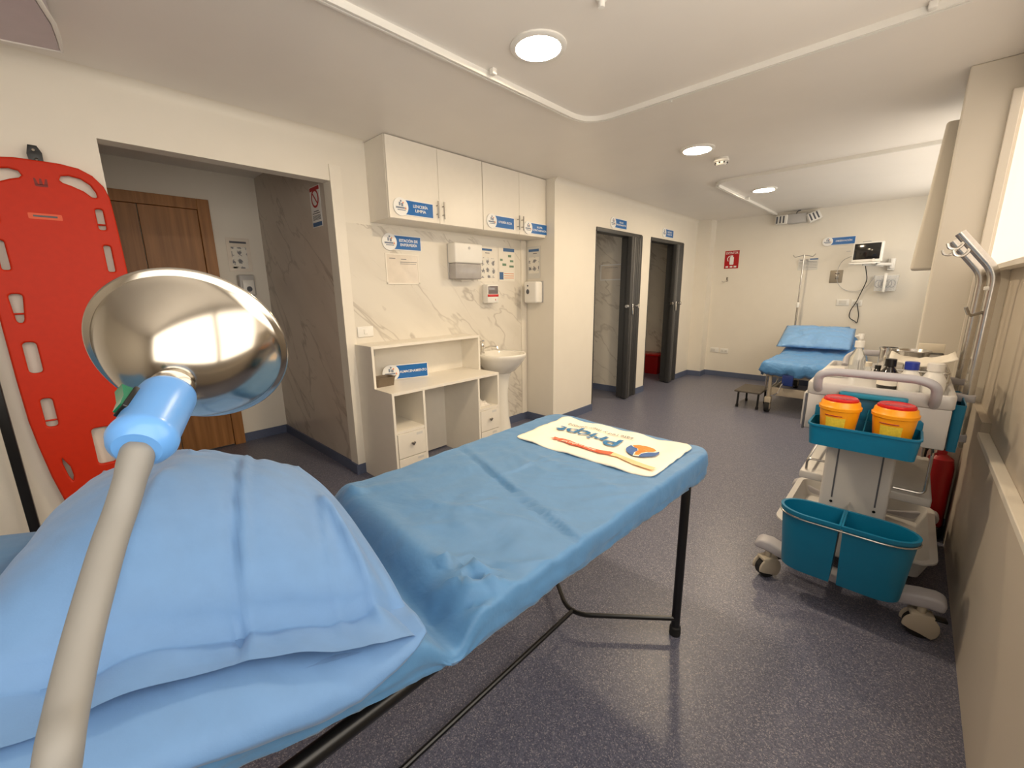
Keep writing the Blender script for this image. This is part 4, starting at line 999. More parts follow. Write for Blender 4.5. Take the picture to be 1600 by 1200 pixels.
obj('embossed_emblem', bm, mat('dark_orange_emboss', sr(120, 20, 8), .5), r, smooth=0)
r = thing('wall_bracket', 'black metal hanging bracket on the wall above the orange red board', 'bracket', (-2.94, .018, 1.99))
bm = plate([[(-.014, 2.012), (.012, 2.012), (.024, 1.985), (.022, 1.93), (-.018, 1.93), (-.022, 1.975)], ell(0, 1.994, .006, .006, 14), ell(.004, 1.957, .006, .006, 14)], .002, .0008, basis((-2.90, .018, 0), (0, 1, 0), (0, 0, 1)))
obj('plate', bm, M['black'], r)
obj('spacer', bx(-2.94, -2.902, .012, .032, 1.965, 1.985), M['black'], r, bevel=.002)
r = thing('upright_post', 'black upright post standing against the wall left of the orange red board', 'post', (-2.88, -.268, 0))
obj('post', bx(-2.895, -2.86, -.285, -.25, .012, 1.6), M['black'], r, bevel=.004)
obj('foot_plate', bx(-2.93, -2.83, -.32, -.215, 0, .012), M['black'], r, bevel=.003)

# ------------------------------------------------------------------ far end: bed, pillow, stool, drip stand
FX0, FX1 = -1.12, -.34
r = thing('hospital_bed', 'beige framed hospital bed with crank at the far wall', 'bed', (-.73, 6.1, 0))
bm = B()
for x in (FX0 + .04, FX1 - .04): box(bm, x - .02, x + .02, 5.28, 6.95, .40, .44)
for y in (5.30, 6.1, 6.9): box(bm, FX0 + .04, FX1 - .04, y - .018, y + .018, .40, .44)
obj('bed_frame', bm, M['beigepaint'], r, bevel=.003)
bm = B()
for x in (FX0 + .06, FX1 - .06): box(bm, x - .016, x + .016, 5.30, 6.9, .20, .235)
box(bm, FX0 + .06, FX1 - .06, 5.285, 5.315, .195, .285)
obj('under_frame', bm, M['beigepaint'], r, bevel=.003)
bm = B(); bed_prof = [(5.26, .45), (5.26, .555), (6.2, .555), (6.9, .80), (6.93, .70), (6.25, .45)]
obj('mattress', prism(B(), [(5.26, .45), (5.26, .54), (6.15, .54), (6.15, .45)], 'X', FX0 + .02, FX1 - .02), M['sheet2'], r, bevel=.02)
obj('backrest', prism(B(), [(6.17, .46), (6.17, .55), (6.88, .79), (6.91, .70)], 'X', FX0 + .17, FX1 - .25), M['sheet2'], r, bevel=.02)
for x in (FX0 + .07, FX1 - .07):
    for y in (5.28, 6.85):
        bm = B(); cyl(bm, (x, y, .13), (x, y, .42), .018, n=12); l = obj('leg', bm, M['beigepaint'], r)
        bm = B(); cyl(bm, (x - .022, y, .065), (x + .022, y, .065), .065, n=24); obj('wheel', bm, M['rubber'], l)
        bm = B(); cyl(bm, (x - .024, y, .065), (x + .024, y, .065), .04, n=20); box(bm, x - .03, x + .03, y - .04, y + .04, .11, .175); obj('wheel_fork', bm, M['caster'], l, bevel=.004)
for x in (FX0 + .02, FX1 - .02):
    bm = B(); tube(bm, bent([(x, 5.34, .42), (x, 5.34, .22), (x, 5.9, .22), (x, 5.9, .42)], .05), .011, 8); tube(bm, [(x, 5.48, .22), (x, 5.48, .41)], .008, 8); obj('side_rail', bm, M['steel'], r)
cr = obj('crank_box', bx(-.93, -.83, 5.215, 5.262, .33, .445), M['bluecrank'], r, bevel=.004)
bm = B(); tube(bm, bent([(-.91, 5.225, .36), (-.92, 5.18, .35), (-.945, 5.17, .25), (-.97, 5.12, .235)], .015), .006, 8); obj('crank_handle', bm, M['chrome'], cr)
bm = B(); box(bm, -.95, -.81, 5.24, 5.27, .44, .5); obj('crank_bracket', bm, M['beigepaint'], r, bevel=.003)
# far sheet
NX, NY = 30, 60
def fz(y):
    return .575 if y < 6.2 else .575 + (y - 6.2) * .37
bm = B(); G = []
for i in range(NX + 9):
    row = []
    u = (i - 4) / NX
    for j in range(NY + 5):
        v = (j - 4) / NY
        uu, vv = max(0, min(1, u)), max(0, v)
        tp_ = max(0, (vv - .62) / .38); x = FX0 + .15 * tp_ + (FX1 - FX0 - .38 * tp_) * uu; y = 5.24 + (6.95 - 5.24) * min(1, vv)
        z = fz(y) + .018 * fbm(x, y, 2, 4) + .013 * fbm(x, y, 4, 11)
        ex = max(-u * NX, (u - 1) * NX, 0) ; ey = max(-v * NY, 0)
        e = math.hypot(ex, ey) if (ex and ey) else max(ex, ey)
        e = min(e, 4.4)
        z -= (.036 + .012 * fbm(x, y, 7, 8)) * e * (1 if e > .5 else .6)
        bulge = .02 * math.sin(min(1, e / 4) * PI) + .022 * fbm(x * 2, y * 2, e * .3, 5) * (e > 0)
        if ex: x += (bulge + .012) * (-1 if u < 0 else 1)
        if ey: y -= bulge + .012
        row.append(bm.verts.new((x, y, z)))
    G.append(row)
for a, b in zip(G, G[1:]):
    for j in range(len(a) - 1): bm.faces.new((a[j], a[j + 1], b[j + 1], b[j]))
o = obj('bed_sheet', bm, M['sheet2'], loc=(-.73, 6.1, .57), smooth=180); tag(o, 'blue disposable sheet over the far hospital bed', 'bed sheet')
s_ = o.modifiers.new('solid', 'SOLIDIFY'); s_.thickness = .004; s_.offset = 1
# far pillow, leaning on the raised head end
bm = B(); A_, B_, C_, D_ = Vector((-1.215, 6.20, .635)), Vector((-.46, 6.20, .645)), Vector((-.475, 6.62, .865)), Vector((-1.20, 6.62, .875))
Nn = 28
nrm = Vector((0, -.47, .88))
def fp(u, v, s):
    b = (A_ * (1 - u) + B_ * u) * (1 - v) + (D_ * (1 - u) + C_ * u) * v
    pf = (max(0, math.sin(PI * u)) ** .45) * (max(0, math.sin(PI * v)) ** .5)
    d = s * (.085 if s > 0 else .03) * pf + (.022 * fbm(u * 2, v * 2, 3, 3) + .012 * fbm(u, v, 1, 11)) * pf
    d -= .02 * math.exp(-((u - .5) / .03) ** 2) * (s > 0) * pf
    return b + nrm * d
tp = [[bm.verts.new(fp(i / Nn, j / Nn, 1)) for j in range(Nn + 1)] for i in range(Nn + 1)]
bt = [[tp[i][j] if (i in (0, Nn) or j in (0, Nn)) else bm.verts.new(fp(i / Nn, j / Nn, -1)) for j in range(Nn + 1)] for i in range(Nn + 1)]
for i in range(Nn):
    for j in range(Nn):
        bm.faces.new((tp[i][j], tp[i + 1][j], tp[i + 1][j + 1], tp[i][j + 1]))
        f = (bt[i][j], bt[i][j + 1], bt[i + 1][j + 1], bt[i + 1][j])
        try: bm.faces.new(f)
        except ValueError: pass
o = obj('pillow', bm, M['pillow2'], loc=(-.84, 6.4, .7), smooth=180); tag(o, 'pale blue pillow propped at the head of the far bed', 'pillow')
# step stool
r = thing('step_stool', 'low black step stool beside the far bed', 'step stool', (-1.26, 5.46, 0))
obj('step', bx(-1.40, -1.125, 5.255, 5.70, .185, .205), M['stoolrubber'], r, bevel=.006)
for x, y in ((-1.365, 5.29), (-1.155, 5.29), (-1.36, 5.66), (-1.16, 5.66)):
    l = obj('leg', cyl(B(), (x, y, .02), (x, y + (.02 if y < 5.4 else -.02), .187), .011, n=10), M['black'], r); obj('rubber_foot', cyl(B(), (x, y - .002, 0), (x, y, .03), .0145, n=10), M['rubber'], l)
# drip stand by the far wall
r = thing('drip_stand', 'thin chrome drip stand with hooks behind the far bed', 'drip stand', (-1.153, 6.88, 0))
X_, Y_ = -1.153, 6.88
obj('lower_tube', cyl(B(), (X_, Y_, .04), (X_, Y_, 1.13), .0125, n=12), M['steel'], r)
obj('upper_tube', cyl(B(), (X_, Y_, 1.1), (X_, Y_, 1.80), .0085, n=12), M['steel'], r)
obj('clamp', lathe(B(), [(.0, 1.105), (.018, 1.105), (.02, 1.12), (.02, 1.16), (.012, 1.175), (0, 1.175)], 14, T(X_, Y_, 0)), M['plaster_white'], r)
for k in (0, 1):
    sg = 1 if k else -1
    bm = B(); tube(bm, bent([(X_, Y_, 1.79), (X_ + sg * .07, Y_, 1.775), (X_ + sg * .10, Y_, 1.765), (X_ + sg * .125, Y_, 1.80)], .03), .0045, 8); obj('hook', bm, M['steel'], r)
bm = B()
for k in range(4): a = PI / 4 + k * PI / 2; tube(bm, [(X_, Y_, .07), (X_ + .16 * math.cos(a), Y_ + .16 * math.sin(a), .03)], [.014, .01], 8)
obj('base', bm, M['black'], r)
# far wall fittings
def plug_plate(x, z, w, h, label, slots, dark=False, name='wall_socket'):
    r = thing(name, label, 'socket', (x, YF - .005, z))
    obj('plate', bx(x - w / 2, x + w / 2, YF - .01, YF - .0005, z - h / 2, z + h / 2), M['plate'] if dark else M['plaster_white'], r, bevel=.003)
    bm = B()
    for sx, sz, a, b in slots: box(bm, x + sx - a, x + sx + a, YF - .0118, YF - .0095, z + sz - b, z + sz + b)
    obj('outlets', bm, M['nickel'] if dark else M['greypaper'], r, bevel=.001)
plug_plate(-2.235, .415, .13, .075, 'white wall socket low on the far wall, nearest the corner', [(-.02, 0, .03, .02)])
plug_plate(-2.09, .41, .12, .075, 'white double socket low on far wall, nearer the bed', [(-.025, 0, .018, .016), (.025, 0, .018, .016)])
plug_plate(-.69, 1.17, .135, .085, 'white socket plate under the steel outlet plate on far wall', [(0, 0, .04, .025)])
plug_plate(-.545, 1.165, .11, .08, 'white double socket with black cable below the monitor', [(-.024, 0, .016, .018), (.024, 0, .016, .018)])
plug_plate(-.80, 1.505, .135, .16, 'square steel oxygen outlet plate on far wall left of monitor', [(.01, .045, .025, .01), (.01, -.005, .018, .026)], True, 'oxygen_outlet')
r = thing('wall_hook', 'small empty wall hook under the red EXTINTOR sign', 'hook', (-2.14, YF, 1.51))
obj('plate', bx(-2.155, -2.13, YF - .008, YF, 1.48, 1.545), M['nickel'], r, bevel=.003)
bm = B(); tube(bm, bent([(-2.142, YF - .006, 1.50), (-2.17, YF - .03, 1.47), (-2.195, YF - .05, 1.475), (-2.2, YF - .055, 1.49)], .01), .005, 8); obj('hook', bm, M['chrome'], r)
# emergency light
r = thing('emergency_light', 'white emergency light with two louvred lamps high on far wall', 'emergency light', (-1.30, YF - .05, 2.29))
obj('body', bx(-1.42, -1.20, YF - .10, YF - .002, 2.225, 2.345), M['grey_plastic'], r, bevel=.01)
for x, rot in ((-1.485, 0), (-1.12, .45)):
    mx_ = T(x, YF - .075, 2.285) @ Matrix.Rotation(-rot, 4, 'Y') @ Matrix.Rotation(.5 if x > -1.3 else -.2, 4, 'Z')
    bm = box(B(), -.075, .075, -.03, .03, -.058, .058); bm.transform(mx_); hd_ = obj('lamp_head', bm, M['plaster_white'], r, bevel=.008)
    bm = B()
    for k in range(3): box(bm, -.05 + k * .042 - .009, -.05 + k * .042 + .009, -.033, -.029, -.045, .045)
    bm.transform(mx_); obj('louvre', bm, M['ink'], hd_, smooth=0)
bm = B(); tube(bm, bent([(-1.325, YF - .07, 2.345), (-1.315, YF - .07, 2.375), (-1.28, YF - .05, 2.388)], .015), .006, 8); obj('cable', bm, M['black'], r)
# monitor on its arm
r = thing('patient_monitor', 'small black screened patient monitor with white frame on a wall arm', 'monitor', (-.47, 6.75, 1.75))
mm_ = T(-.495, 6.76, 1.775) @ Matrix.Rotation(-.12, 4, 'Z') @ Matrix.Rotation(.0, 4, 'X')
bm = box(B(), -.145, .145, -.025, .05, -.115, .115); bm.transform(mm_); obj('housing', bm, M['plaster_white'], r, bevel=.012, seg=3)
bm = box(B(), -.125, .125, -.029, -.024, -.085, .1); bm.transform(mm_); sc = obj('screen', bm, M['screen'], r, bevel=.003)
bm = B(); bm = box(bm, -.06, .02, -.01, .03, .113, .128); bm.transform(mm_); obj('carry_handle', bm, M['grey_plastic'], r, bevel=.004)
bm = B(); lathe(bm, [(.018, 0), (.018, .012), (0, .014)], 16, mm_ @ T(.075, -.027, -.098) @ Matrix.Rotation(PI / 2, 4, 'X')); obj('dial', bm, M['plaster_white'], r)
bm = B(); box(bm, -.655, -.36, 6.70, 6.80, 1.638, 1.655); box(bm, -.60, -.40, 6.66, 6.72, 1.632, 1.648); obj('mount_shelf', bm, M['plaster_white'], r, bevel=.005)
bm = B(); tube(bm, [(-.40, 6.76, 1.63), (-.27, 7.0, 1.63)], .018, 10); tube(bm, [(-.52, 6.74, 1.63), (-.34, 6.9, 1.615)], .014, 10); obj('arm', bm, M['plaster_white'], r)
bm = B(); box(bm, -.30, -.235, 7.0, YF - .001, 1.56, 1.70); cyl(bm, (-.265, 6.995, 1.58), (-.265, 6.995, 1.69), .022); obj('wall_mount', bm, M['plaster_white'], r, bevel=.004)
bm = B()
pts = [(-.50, 6.80, 1.63), (-.47, 6.98, 1.45), (-.52, 7.04, 1.28), (-.545, 7.045, 1.18), (-.60, 7.05, 1.06), (-.60, 7.05, .97), (-.53, 7.05, .93), (-.51, 7.05, .90), (-.50, 7.05, 1.0), (-.54, 7.05, 1.16)]
tube(bm, bent(pts, .06, 5), .005, 8); obj('power_cable', bm, M['black'], r)
bm = B()
pts = [(-.64, 6.80, 1.74), (-.75, 6.95, 1.70), (-.80, 7.03, 1.56), (-.77, 7.05, 1.40), (-.68, 7.05, 1.32), (-.55, 7.05, 1.31), (-.47, 7.04, 1.36), (-.40, 7.02, 1.5)]
tube(bm, bent(pts, .09, 6), .0035, 8); tube(bm, bent([(-.66, 6.78, 1.80), (-.70, 6.78, 1.80)], .01), .006, 8); obj('sensor_cable', bm, M['grey_plastic'], r)
r = thing('wire_basket', 'clear plastic basket full of coiled cables on the wall under the monitor arm', 'basket', (-.29, 6.98, 1.40))
obj('basket_tub', tub(-.405, -.175, 6.90, YF - .004, 1.31, 1.50, .015, .004, .02), M['clearpl'], r)
obj('bracket', bx(-.31, -.285, 6.88, 6.895, 1.30, 1.52), M['plaster_white'], r, bevel=.003)
bm = B()
for k in range(5):
    cx = -.36 + .032 * k; tube(bm, [(cx + .03 * math.cos(t), 6.97 + .02 * math.sin(t * 1.3 + k), 1.40 + .045 * math.sin(t)) for t in [i * .45 for i in range(16)]], .006, 6)
o = obj('coiled_cables', bm, M['ink'], loc=(-.29, 6.98, 1.40)); tag(o, 'dark coiled cables lying in the clear basket under the monitor', 'cables')
# red waste bin in the far little room
r = thing('red_waste_bin', 'dark red waste bin on the floor inside the far folding door', 'waste bin', (-3.12, 6.72, 0))
obj('bin_body', tub(-3.30, -2.93, 6.55, 6.88, 0, .30, .02, .006, .03, .01), M['darkred'], r)
obj('bin_lid', bx(-3.305, -2.925, 6.545, 6.885, .30, .33), M['redlid'], r, bevel=.01)
print_marks(r, basis((-3.2, 6.56, .18), UX, (0, 0, 1)), [(-.05, .05, .04, .06), (-.06, .04, -.04, -.01)], M['signwhite'], 'print', .0)

# ------------------------------------------------------------------ right side: casing, drip poles, trolley
bm = B(); prism(bm, [(-.050, 1.455), (XR, 1.455), (XR, 2.27), (-.006, 2.27)], 'Y', 3.62, 3.86)
o = obj('wall_casing', bm, M['wall'], loc=(.1, 3.7, 1.46), bevel=.015, seg=3); tag(o, 'off-white casing hanging high on the right wall behind the pillar', 'casing')
# trolley
TX0, TX1, TY0, TY1 = -.297, .165, 2.22, 2.98
r = thing('medical_trolley', 'white and teal wheeled medical trolley beside the right wall', 'trolley', (-.065, 2.6, 0))
def toprim():
    R = lambda g, z, rad: [(x, y, z) for x, y in rrect(TX0 + g, TX1 - g, TY0 + g, TY1 - g, rad, 5)]
    return loft(B(), [R(.004, .895, .02), R(0, .90, .022), R(0, .945, .022), R(.004, .95, .02), R(.014, .95, .015), R(.018, .945, .012), R(.02, .928, .012)])
obj('top_tray', toprim(), M['trolley'], r, smooth=50)
bm = B(); box(bm, TX0 + .006, TX1 - .006, TY0 + .004, TY1 - .004, .735, .896); obj('drawer_body', bm, M['trolley'], r, bevel=.006)
for z0, z1 in ((.74, .892),):
    d = obj('drawer', bx(TX0 - .012, TX0 + .006, TY0 + .03, TY1 - .03, z0, z1), M['trolley'], r, bevel=.004)
    obj('edge_strip', bx(TX0 - .002, TX0 + .006, TY0 + .006, TY0 + .022, z0 - .01, z1), M['ink'], r, smooth=0)
bm = B(); hx0, hx1 = -.255, .105
tube(bm, bent([(hx0, TY0 + .05, .905), (hx0 - .003, TY0 - .02, .93), (hx0, TY0 - .045, .995), (hx0 + .05, TY0 - .05, 1.01), (hx1 - .05, TY0 - .05, 1.01), (hx1, TY0 - .045, .99), (hx1 + .003, TY0 - .02, .925), (hx1, TY0 + .05, .885)], .04, 6), .0165, 16)
obj('handle', bm, M['trolleygrey'], r)
bm = B(); tube(bm, bent([(hx0 + .02, TY1 - .03, .93), (hx0 + .02, TY1 + .03, .97), (hx0 + .06, TY1 + .04, 1.0), (hx1 - .06, TY1 + .04, 1.0), (hx1 - .02, TY1 + .03, .97), (hx1 - .02, TY1 - .03, .93)], .04, 6), .0165, 14)
obj('handle', bm, M['trolleygrey'], r)
# columns
for a, b, mt in ((-.20, .035, 'trolley'),):
    for y0, y1 in ((2.27, 2.42), (2.80, 2.93)):
        c_ = obj('column', bx(a, b, y0, y1, .13, .737), M[mt], r, bevel=.012, seg=3)
        if y0 < 2.5:
            for x in (a + .045, b - .04): obj('column_groove', bx(x - .003, x + .003, y0 - .0015, y0 + .002, .42, .735), M['ink'], c_, smooth=0)
            for x in (a + .045, b - .04): obj('screw', cyl(B(), (x, y0 - .002, .40), (x, y0 + .002, .40), .006, n=10), M['black'], c_)
# middle shelf with rails
sh = obj('shelf', bx(-.297, .165, 2.345, 2.96, .448, .486), M['trolley'], r, bevel=.006)
for x in (-.275, .135):
    bm = B(); tube(bm, bent([(x, 2.37, .484), (x, 2.37, .545), (x + .09, 2.37, .545)] if x < 0 else [(.04, 2.30, .52), (.135, 2.30, .52), (.135, 2.30, .70), (.135, 2.6, .70), (.135, 2.9, .70), (.135, 2.9, .5)], .02), .0055, 8); obj('shelf_rail', bm, M['steel'], r)
bm = B(); tube(bm, bent([(-.275, 2.37, .535), (-.275, 2.9, .545), (-.275, 2.9, .484)], .02), .0055, 8); obj('shelf_rail', bm, M['steel'], r)
# low tub tray
obj('lower_tub', tub(-.355, .205, 2.32, 2.98, .115, .212, .03, .008, .06, .018), M['trolley'], r, smooth=50)
# base with feet and casters
def base_arch(y):
    up_ = [(-.405, .165), (-.385, .185), (-.34, .187), (-.28, .165), (-.18, .145), (-.08, .138), (.02, .145), (.10, .162), (.17, .182), (.215, .188), (.24, .182), (.248, .165)]
    dn = [(.244, .135), (.20, .137), (.12, .118), (.03, .105), (-.08, .10), (-.18, .107), (-.28, .122), (-.35, .138), (-.40, .142)]
    return up_ + dn
for y in (2.13, 2.98): obj('base_bar', prism(B(), base_arch(y), 'Y', y - .035, y + .045), M['trolleygrey'], r, bevel=.014, seg=3)
bm = B()
for x in (-.14, -.02): box(bm, x - .02, x + .02, 2.16, 2.96, .085, .112)
obj('base_rails', bm, M['trolleygrey'], r, bevel=.004)
for x, y, rot in ((-.345, 2.12, .9), (.185, 2.12, .2), (-.345, 2.98, .3), (.185, 2.98, .6)):
    mc = T(x, y, 0) @ Matrix.Rotation(rot, 4, 'Z')
    bm = B(); cyl(bm, (0, -.017, .047), (0, .017, .047), .047, n=28); bm.transform(mc); l = obj('caster', bm, M['rubber'], r)
    hood = lambda y0, y1: prism(B(), [(.056 * math.cos(q), .052 + .056 * math.sin(q)) for q in [math.radians(a_) for a_ in range(-50, 200, 12)]] + [(-.03, .03), (.0, .022)], 'Y', y0, y1)
    bm = hood(-.027, -.018); q = bpy.data.meshes.new('q'); t2 = hood(.018, .027); t2.to_mesh(q); t2.free(); bm.from_mesh(q); bpy.data.meshes.remove(q)
    box(bm, -.036, .036, -.026, .026, .09, .1065); cyl(bm, (0, 0, .1), (0, 0, .14), .014); bm.transform(mc); obj('caster_hood', bm, M['caster'], l, bevel=.006)
    bm = box(B(), .035, .075, -.015, .015, .088, .098); bm.transform(mc); obj('brake_lever', bm, M['black'], l, bevel=.003)
# teal sharps tray on the front
ty0, ty1 = 2.035, 2.21
obj('sharps_tray', tub(-.252, .088, ty0, ty1, .722, .81, .008, .004, .03, .004), M['teal'], r, smooth=50)
bm = B(); prism(bm, [(-.255, .74), (.09, .74), (.09, .835), (.05, .87), (.03, .918), (-.17, .918), (-.19, .87), (-.255, .85)], 'Y', ty1, ty1 + .008); obj('tray_back', bm, M['teal'], r, bevel=.003)
obj('tray_top_lip', prism(B(), rrect(-.18, .035, 2.185, 2.222, .012), 'Z', .905, .925), M['teallight'], r, bevel=.004)
bm = B(); cyl(bm, (-.082, ty0 + .02, .735), (-.075, ty1 - .005, .86), .0025, n=6); obj('divider_wire', bm, M['teallight'], r)
# teal side bin on the right flank
obj('side_bin', tub(.165, .20, 2.30, 2.62, .715, .905, .004, .004, .01), M['teal'], r)
# round-ended waste buckets
def half_bucket(xa, xb, xr, label):
    """xa..xb, the end at xr is rounded"""
    yc0, yc1 = 1.955, 2.115; zc = (yc0 + yc1) / 2; rad = (yc1 - yc0) / 2
    def ring(g, z, e=0):
        out = []; sgn = 1 if xr == xb else -1; xflat = xa if xr == xb else xb
        xe = xr - sgn * (rad * 1.35)
        f = xflat + sgn * (g * .3 - e + .002)
        pts = [(f, yc0 + g - e)]
        for i in range(15):
            a = -PI / 2 + PI * i / 14; pts.append((xe + sgn * (rad * 1.35 - g + e) * math.cos(a), zc + (rad - g + e) * math.sin(a)))
        pts.append((f, yc1 - g + e))
        return [(x, y, z) for x, y in pts]
    b = loft(B(), [ring(.024, .168), ring(.022, .175), ring(.002, .425), ring(.002, .425, .006), ring(0, .44, .005), ring(.006, .44), ring(.026, .18)])
    o = obj('waste_bucket', b, M['teal'], loc=((xa + xb) / 2, zc, .168), smooth=50)
    tag(o, label, 'waste bucket', 'teal waste buckets on the trolley')
half_bucket(-.302, -.093, -.302, 'left teal round-ended waste bucket hung low on the trolley')
half_bucket(-.086, .137, .137, 'right teal round-ended waste bucket hung low on the trolley')
bm = B(); pts = []
for i in range(15): a = PI / 2 + PI * i / 14; pts.append((-.194 + .112 * math.cos(a), 2.035 + .0845 * math.sin(a), .418))
for i in range(15): a = -PI / 2 + PI * i / 14; pts.append((.029 + .112 * math.cos(a), 2.035 + .0845 * math.sin(a), .418))
pts.append(pts[0]); tube(bm, pts, .0035, 8); box(bm, -.09, -.085, 2.12, 2.27, .40, .416)
obj('bucket_hoop', bm, M['steel'], r)
# sharps containers
def sharps(x, label):
    rt_ = thing('sharps_container', label, 'sharps container', (x, 2.115, .728), 'yellow sharps containers on the trolley')
    y = 2.118
    obj('tub', lathe(B(), [(0, .728), (.048, .728), (.052, .734), (.066, .868), (.070, .87), (.071, .882), (.066, .886), (.064, .90), (.06, .905), (0, .905)], 40, T(x, y, 0)), M['yellow'], rt_, smooth=45)
    obj('lid', lathe(B(), [(.0575, .905), (.0575, .912), (.052, .917), (.046, .914), (0, .916)], 40, T(x, y, 0)), M['redlid'], rt_, smooth=45)
    bm = B(); n = 10; zz = ((.80, .842))
    rings = []
    for z in zz:
        rr = .0525 + (z - .734) / (.868 - .734) * .014 + .0008
        rings.append([bm.verts.new((x + rr * math.cos(a), y + rr * math.sin(a), z)) for a in [math.radians(-125 + 60 * i / n) for i in range(n + 1)]])
    for j in range(n): bm.faces.new((rings[0][j], rings[0][j + 1], rings[1][j + 1], rings[1][j]))
    obj('label', bm, M['label'], rt_)
    bm = B(); rr = .0532 + (.850 - .734) / .134 * .014
    tube(bm, [(x + rr * math.cos(a), y + rr * math.sin(a), .850) for a in [math.radians(-128 + 52 * i / 8) for i in range(9)]], .0018, 6); obj('print', bm, M['darkred'], rt_)
sharps(-.163, 'left orange-yellow sharps container with red lid in the teal trolley tray')
sharps(.005, 'right orange-yellow sharps container with red lid in the teal trolley tray')
# pole set on the trolley's right flank
for i, y in enumerate((2.5, 2.93)):
    bm = B(); x = .212 if i == 0 else .21
    tube(bm, bent([(x, y, .69), (x, y, 1.405), (x - .118, y, 1.56)], .045, 7), .0175, 14); obj('pole', bm, M['steel'], r)
    for z in (.715, .885):
        obj('pole_clamp', bx(.165, x + .022, y - .02, y + .02, z, z + .032), M['trolleygrey'], r, bevel=.004)
    bm = B()
    for k in ((0, 1) if i == 0 else (0,)):
        px, pz = x - .108 + .02 * k, 1.545 - .028 * k
        tube(bm, bent([(px, y, pz), (px + .006, y - .01, pz - .03), (px - .012, y - .015, pz - .05), (px - .034, y - .018, pz - .044), (px - .04, y - .018, pz - .024)], .016, 5), .006, 8)
    obj('hook', bm, M['steel'], r)
bm = B(); box(bm, .19, .216, 2.485, 2.515, 1.335, 1.35); obj('collar_clip', bm, M['plaster_white'], r, bevel=.003)
bm = B(); tube(bm, bent([(.2, 2.49, 1.25), (.165, 2.47, 1.235), (.15, 2.46, 1.27)], .015), .006, 8); obj('hook', bm, M['nickel'], r)
# things on the trolley top
o = obj('white_box', bx(-.285, -.205, 2.52, 2.68, .929, .962), M['plaster_white'], loc=(-.245, 2.6, .929), bevel=.006); tag(o, 'small white box on the left edge of the trolley top', 'box')
def bottle(name, label, x, y, h, rad, neck, capm, bodym, caph=.03, grp=None):
    z = .929; rt_ = thing(name, label, 'bottle', (x, y, z), grp)
    obj('body', lathe(B(), [(0, z), (rad * .95, z), (rad, z + .006), (rad, z + h * .55), (rad * .9, z + h * .64), (neck * 1.2, z + h * .86), (neck, z + h * .9), (neck, z + h), (0, z + h)], 28, T(x, y, 0)), bodym, rt_, smooth=50)
    obj('cap', lathe(B(), [(0, z + h - caph * .3), (neck * 1.35, z + h - caph * .3), (neck * 1.35, z + h + caph * .7), (neck * 1.2, z + h + caph * .75), (0, z + h + caph * .75)][::-1], 24, T(x, y, 0)), capm, rt_, smooth=40)
    return rt_
q = bottle('pump_bottle', 'tall clear spray bottle with white pump on the trolley', -.165, 2.62, .15, .033, .014, M['plaster_white'], M['clearglass'])
obj('nozzle', tube(lathe(B(), [(.006, 1.09), (.006, 1.11), (.012, 1.11), (.012, 1.135), (0, 1.137)], 14, T(-.165, 2.62, 0)), [(-.165, 2.62, 1.125), (-.185, 2.60, 1.125)], .005, 8), M['plaster_white'], q)
q = bottle('dark_bottle', 'dark brown bottle with black cap and white label on trolley', -.038, 2.37, .105, .035, .014, M['black'], M['brownglass'])
bm = B(); lathe(bm, [(.0355, .945), (.0355, .985)], 28, T(-.038, 2.37, 0)); obj('label', bm, M['paper'], q)
bottle('white_bottle', 'white bottle with blue cap on the trolley', .028, 2.36, .10, .036, .017, M['bluecap'], M['plaster_white'])
bottle('white_bottle', 'white bottle with white cap at the right end of the trolley bottles', .098, 2.37, .10, .038, .019, M['plaster_white'], M['plaster_white'])
q = bottle('small_vial', 'tiny brown vial behind the dark bottle on the trolley', -.085, 2.62, .05, .016, .009, M['black'], M['brownglass'], .015)
q = bottle('small_jar', 'tiny pale jar with cream lid between spray bottle and brown vial', -.13, 2.72, .045, .02, .014, M['cream'], M['clearglass'], .02)
# steel canister and covered dish
r3 = thing('steel_canister', 'shiny steel canister at the back of the trolley top', 'canister', (-.06, 2.84, .929))
obj('can', lathe(B(), [(0, .929), (.035, .929), (.037, .935), (.037, 1.05), (.034, 1.05), (.034, .94), (0, .94)], 28, T(-.06, 2.84, 0)), M['chrome'], r3)
obj('rim', lathe(B(), [(.037, 1.045), (.04, 1.048), (.04, 1.055), (.034, 1.055)], 28, T(-.06, 2.84, 0)), M['chrome'], r3)
r3 = thing('steel_dish', 'wide shallow steel dish with lid at the back of trolley', 'dish', (.04, 2.80, .929))
obj('dish_stand', lathe(B(), [(0, .929), (.05, .929), (.05, .935), (.03, .94), (.03, 1.02), (0, 1.02)], 28, T(.03, 2.775, 0)), M['steel'], r3)
obj('bowl', lathe(B(), [(0, 1.02), (.05, 1.02), (.062, 1.05), (.065, 1.052), (.06, 1.056), (.048, 1.03), (0, 1.028)], 32, T(.03, 2.775, 0)), M['steel'], r3)
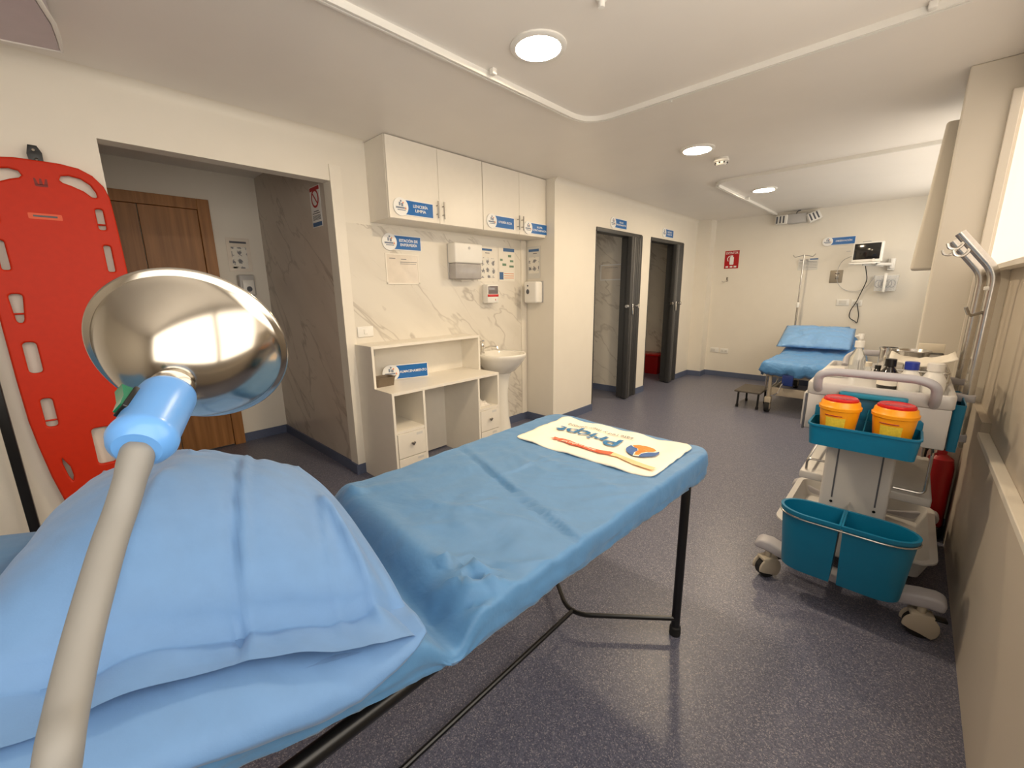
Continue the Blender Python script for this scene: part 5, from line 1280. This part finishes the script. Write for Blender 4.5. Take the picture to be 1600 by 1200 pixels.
# wire rack holding papers
r3 = thing('wire_rack', 'steel wire rack along the right of the trolley top', 'rack', (.07, 2.55, .929))
bm = B()
for z in (.96, 1.0): tube(bm, bent([(-.03, 2.45, z), (.145, 2.45, z), (.145, 2.74, z), (-.03, 2.74, z), (-.03, 2.45, z)], .02), .004, 8)
obj('loops', bm, M['steel'], r3)
bm = B()
for x, y in ((-.03, 2.47), (.06, 2.45), (.145, 2.47), (.145, 2.6), (.145, 2.72), (.06, 2.74), (-.03, 2.72)): cyl(bm, (x, y, .929), (x, y, 1.002), .004, n=8)
obj('uprights', bm, M['steel'], r3)
bm = B(); ph = []
for i in range(15):
    a = i / 14; row = []
    for j in range(9):
        b = j / 8; x = -.05 + .215 * a; y = 2.50 + .2 * b
        row.append(bm.verts.new((x, y, 1.012 + .035 * (2 * a - .9) ** 2 + .012 * fbm(a * 2, b * 2, 1, 2) + .01 * b)))
    ph.append(row)
for a, b in zip(ph, ph[1:]):
    for j in range(8): bm.faces.new((a[j], a[j + 1], b[j + 1], b[j]))
o = obj('folded_papers', bm, M['paper'], loc=(.06, 2.6, 1.02)); tag(o, 'loose curled white papers lying across the wire rack on the trolley', 'papers')
s_ = o.modifiers.new('solid', 'SOLIDIFY'); s_.thickness = .006
bm = B(); box(bm, .03, .15, 2.76, 2.90, .929, 1.045); o = obj('steel_box', bm, M['steel'], loc=(.09, 2.83, .929), bevel=.006)
bpy.data.objects.remove(o)
r3 = thing('instrument_box', 'open steel instrument box at the back right of the trolley', 'box', (.12, 2.88, .929))
obj('box_body', tub(.045, .14, 2.86, 2.948, .93, 1.03, .0, .003, .01), M['steel'], r3)
bm = box(B(), .045, .14, 2.942, 2.948, 1.03, 1.075); obj('box_lid', bm, M['cream'], r3, bevel=.002)
# fire extinguisher between trolley and pillar
r3 = thing('fire_extinguisher', 'red fire extinguisher half hidden between trolley and right wall', 'fire extinguisher', (.218, 3.118, 0))
obj('cylinder', lathe(B(), [(0, .06), (.052, .06), (.058, .07), (.058, .40), (.05, .45), (.02, .475), (.02, .5), (0, .5)], 28, T(.218, 3.118, 0)), M['red'], r3)
obj('boot', lathe(B(), [(0, 0), (.060, 0), (.063, .01), (.062, .065), (.058, .065)], 28, T(.218, 3.118, 0)), M['rubber'], r3)
bm = B(); box(bm, .17, .24, 3.10, 3.13, .5, .53); tube(bm, bent([(.21, 3.118, .52), (.155, 3.11, .5), (.15, 3.11, .3), (.155, 3.11, .2)], .04), .008, 8); obj('valve', bm, M['rubber'], r3, bevel=.003)
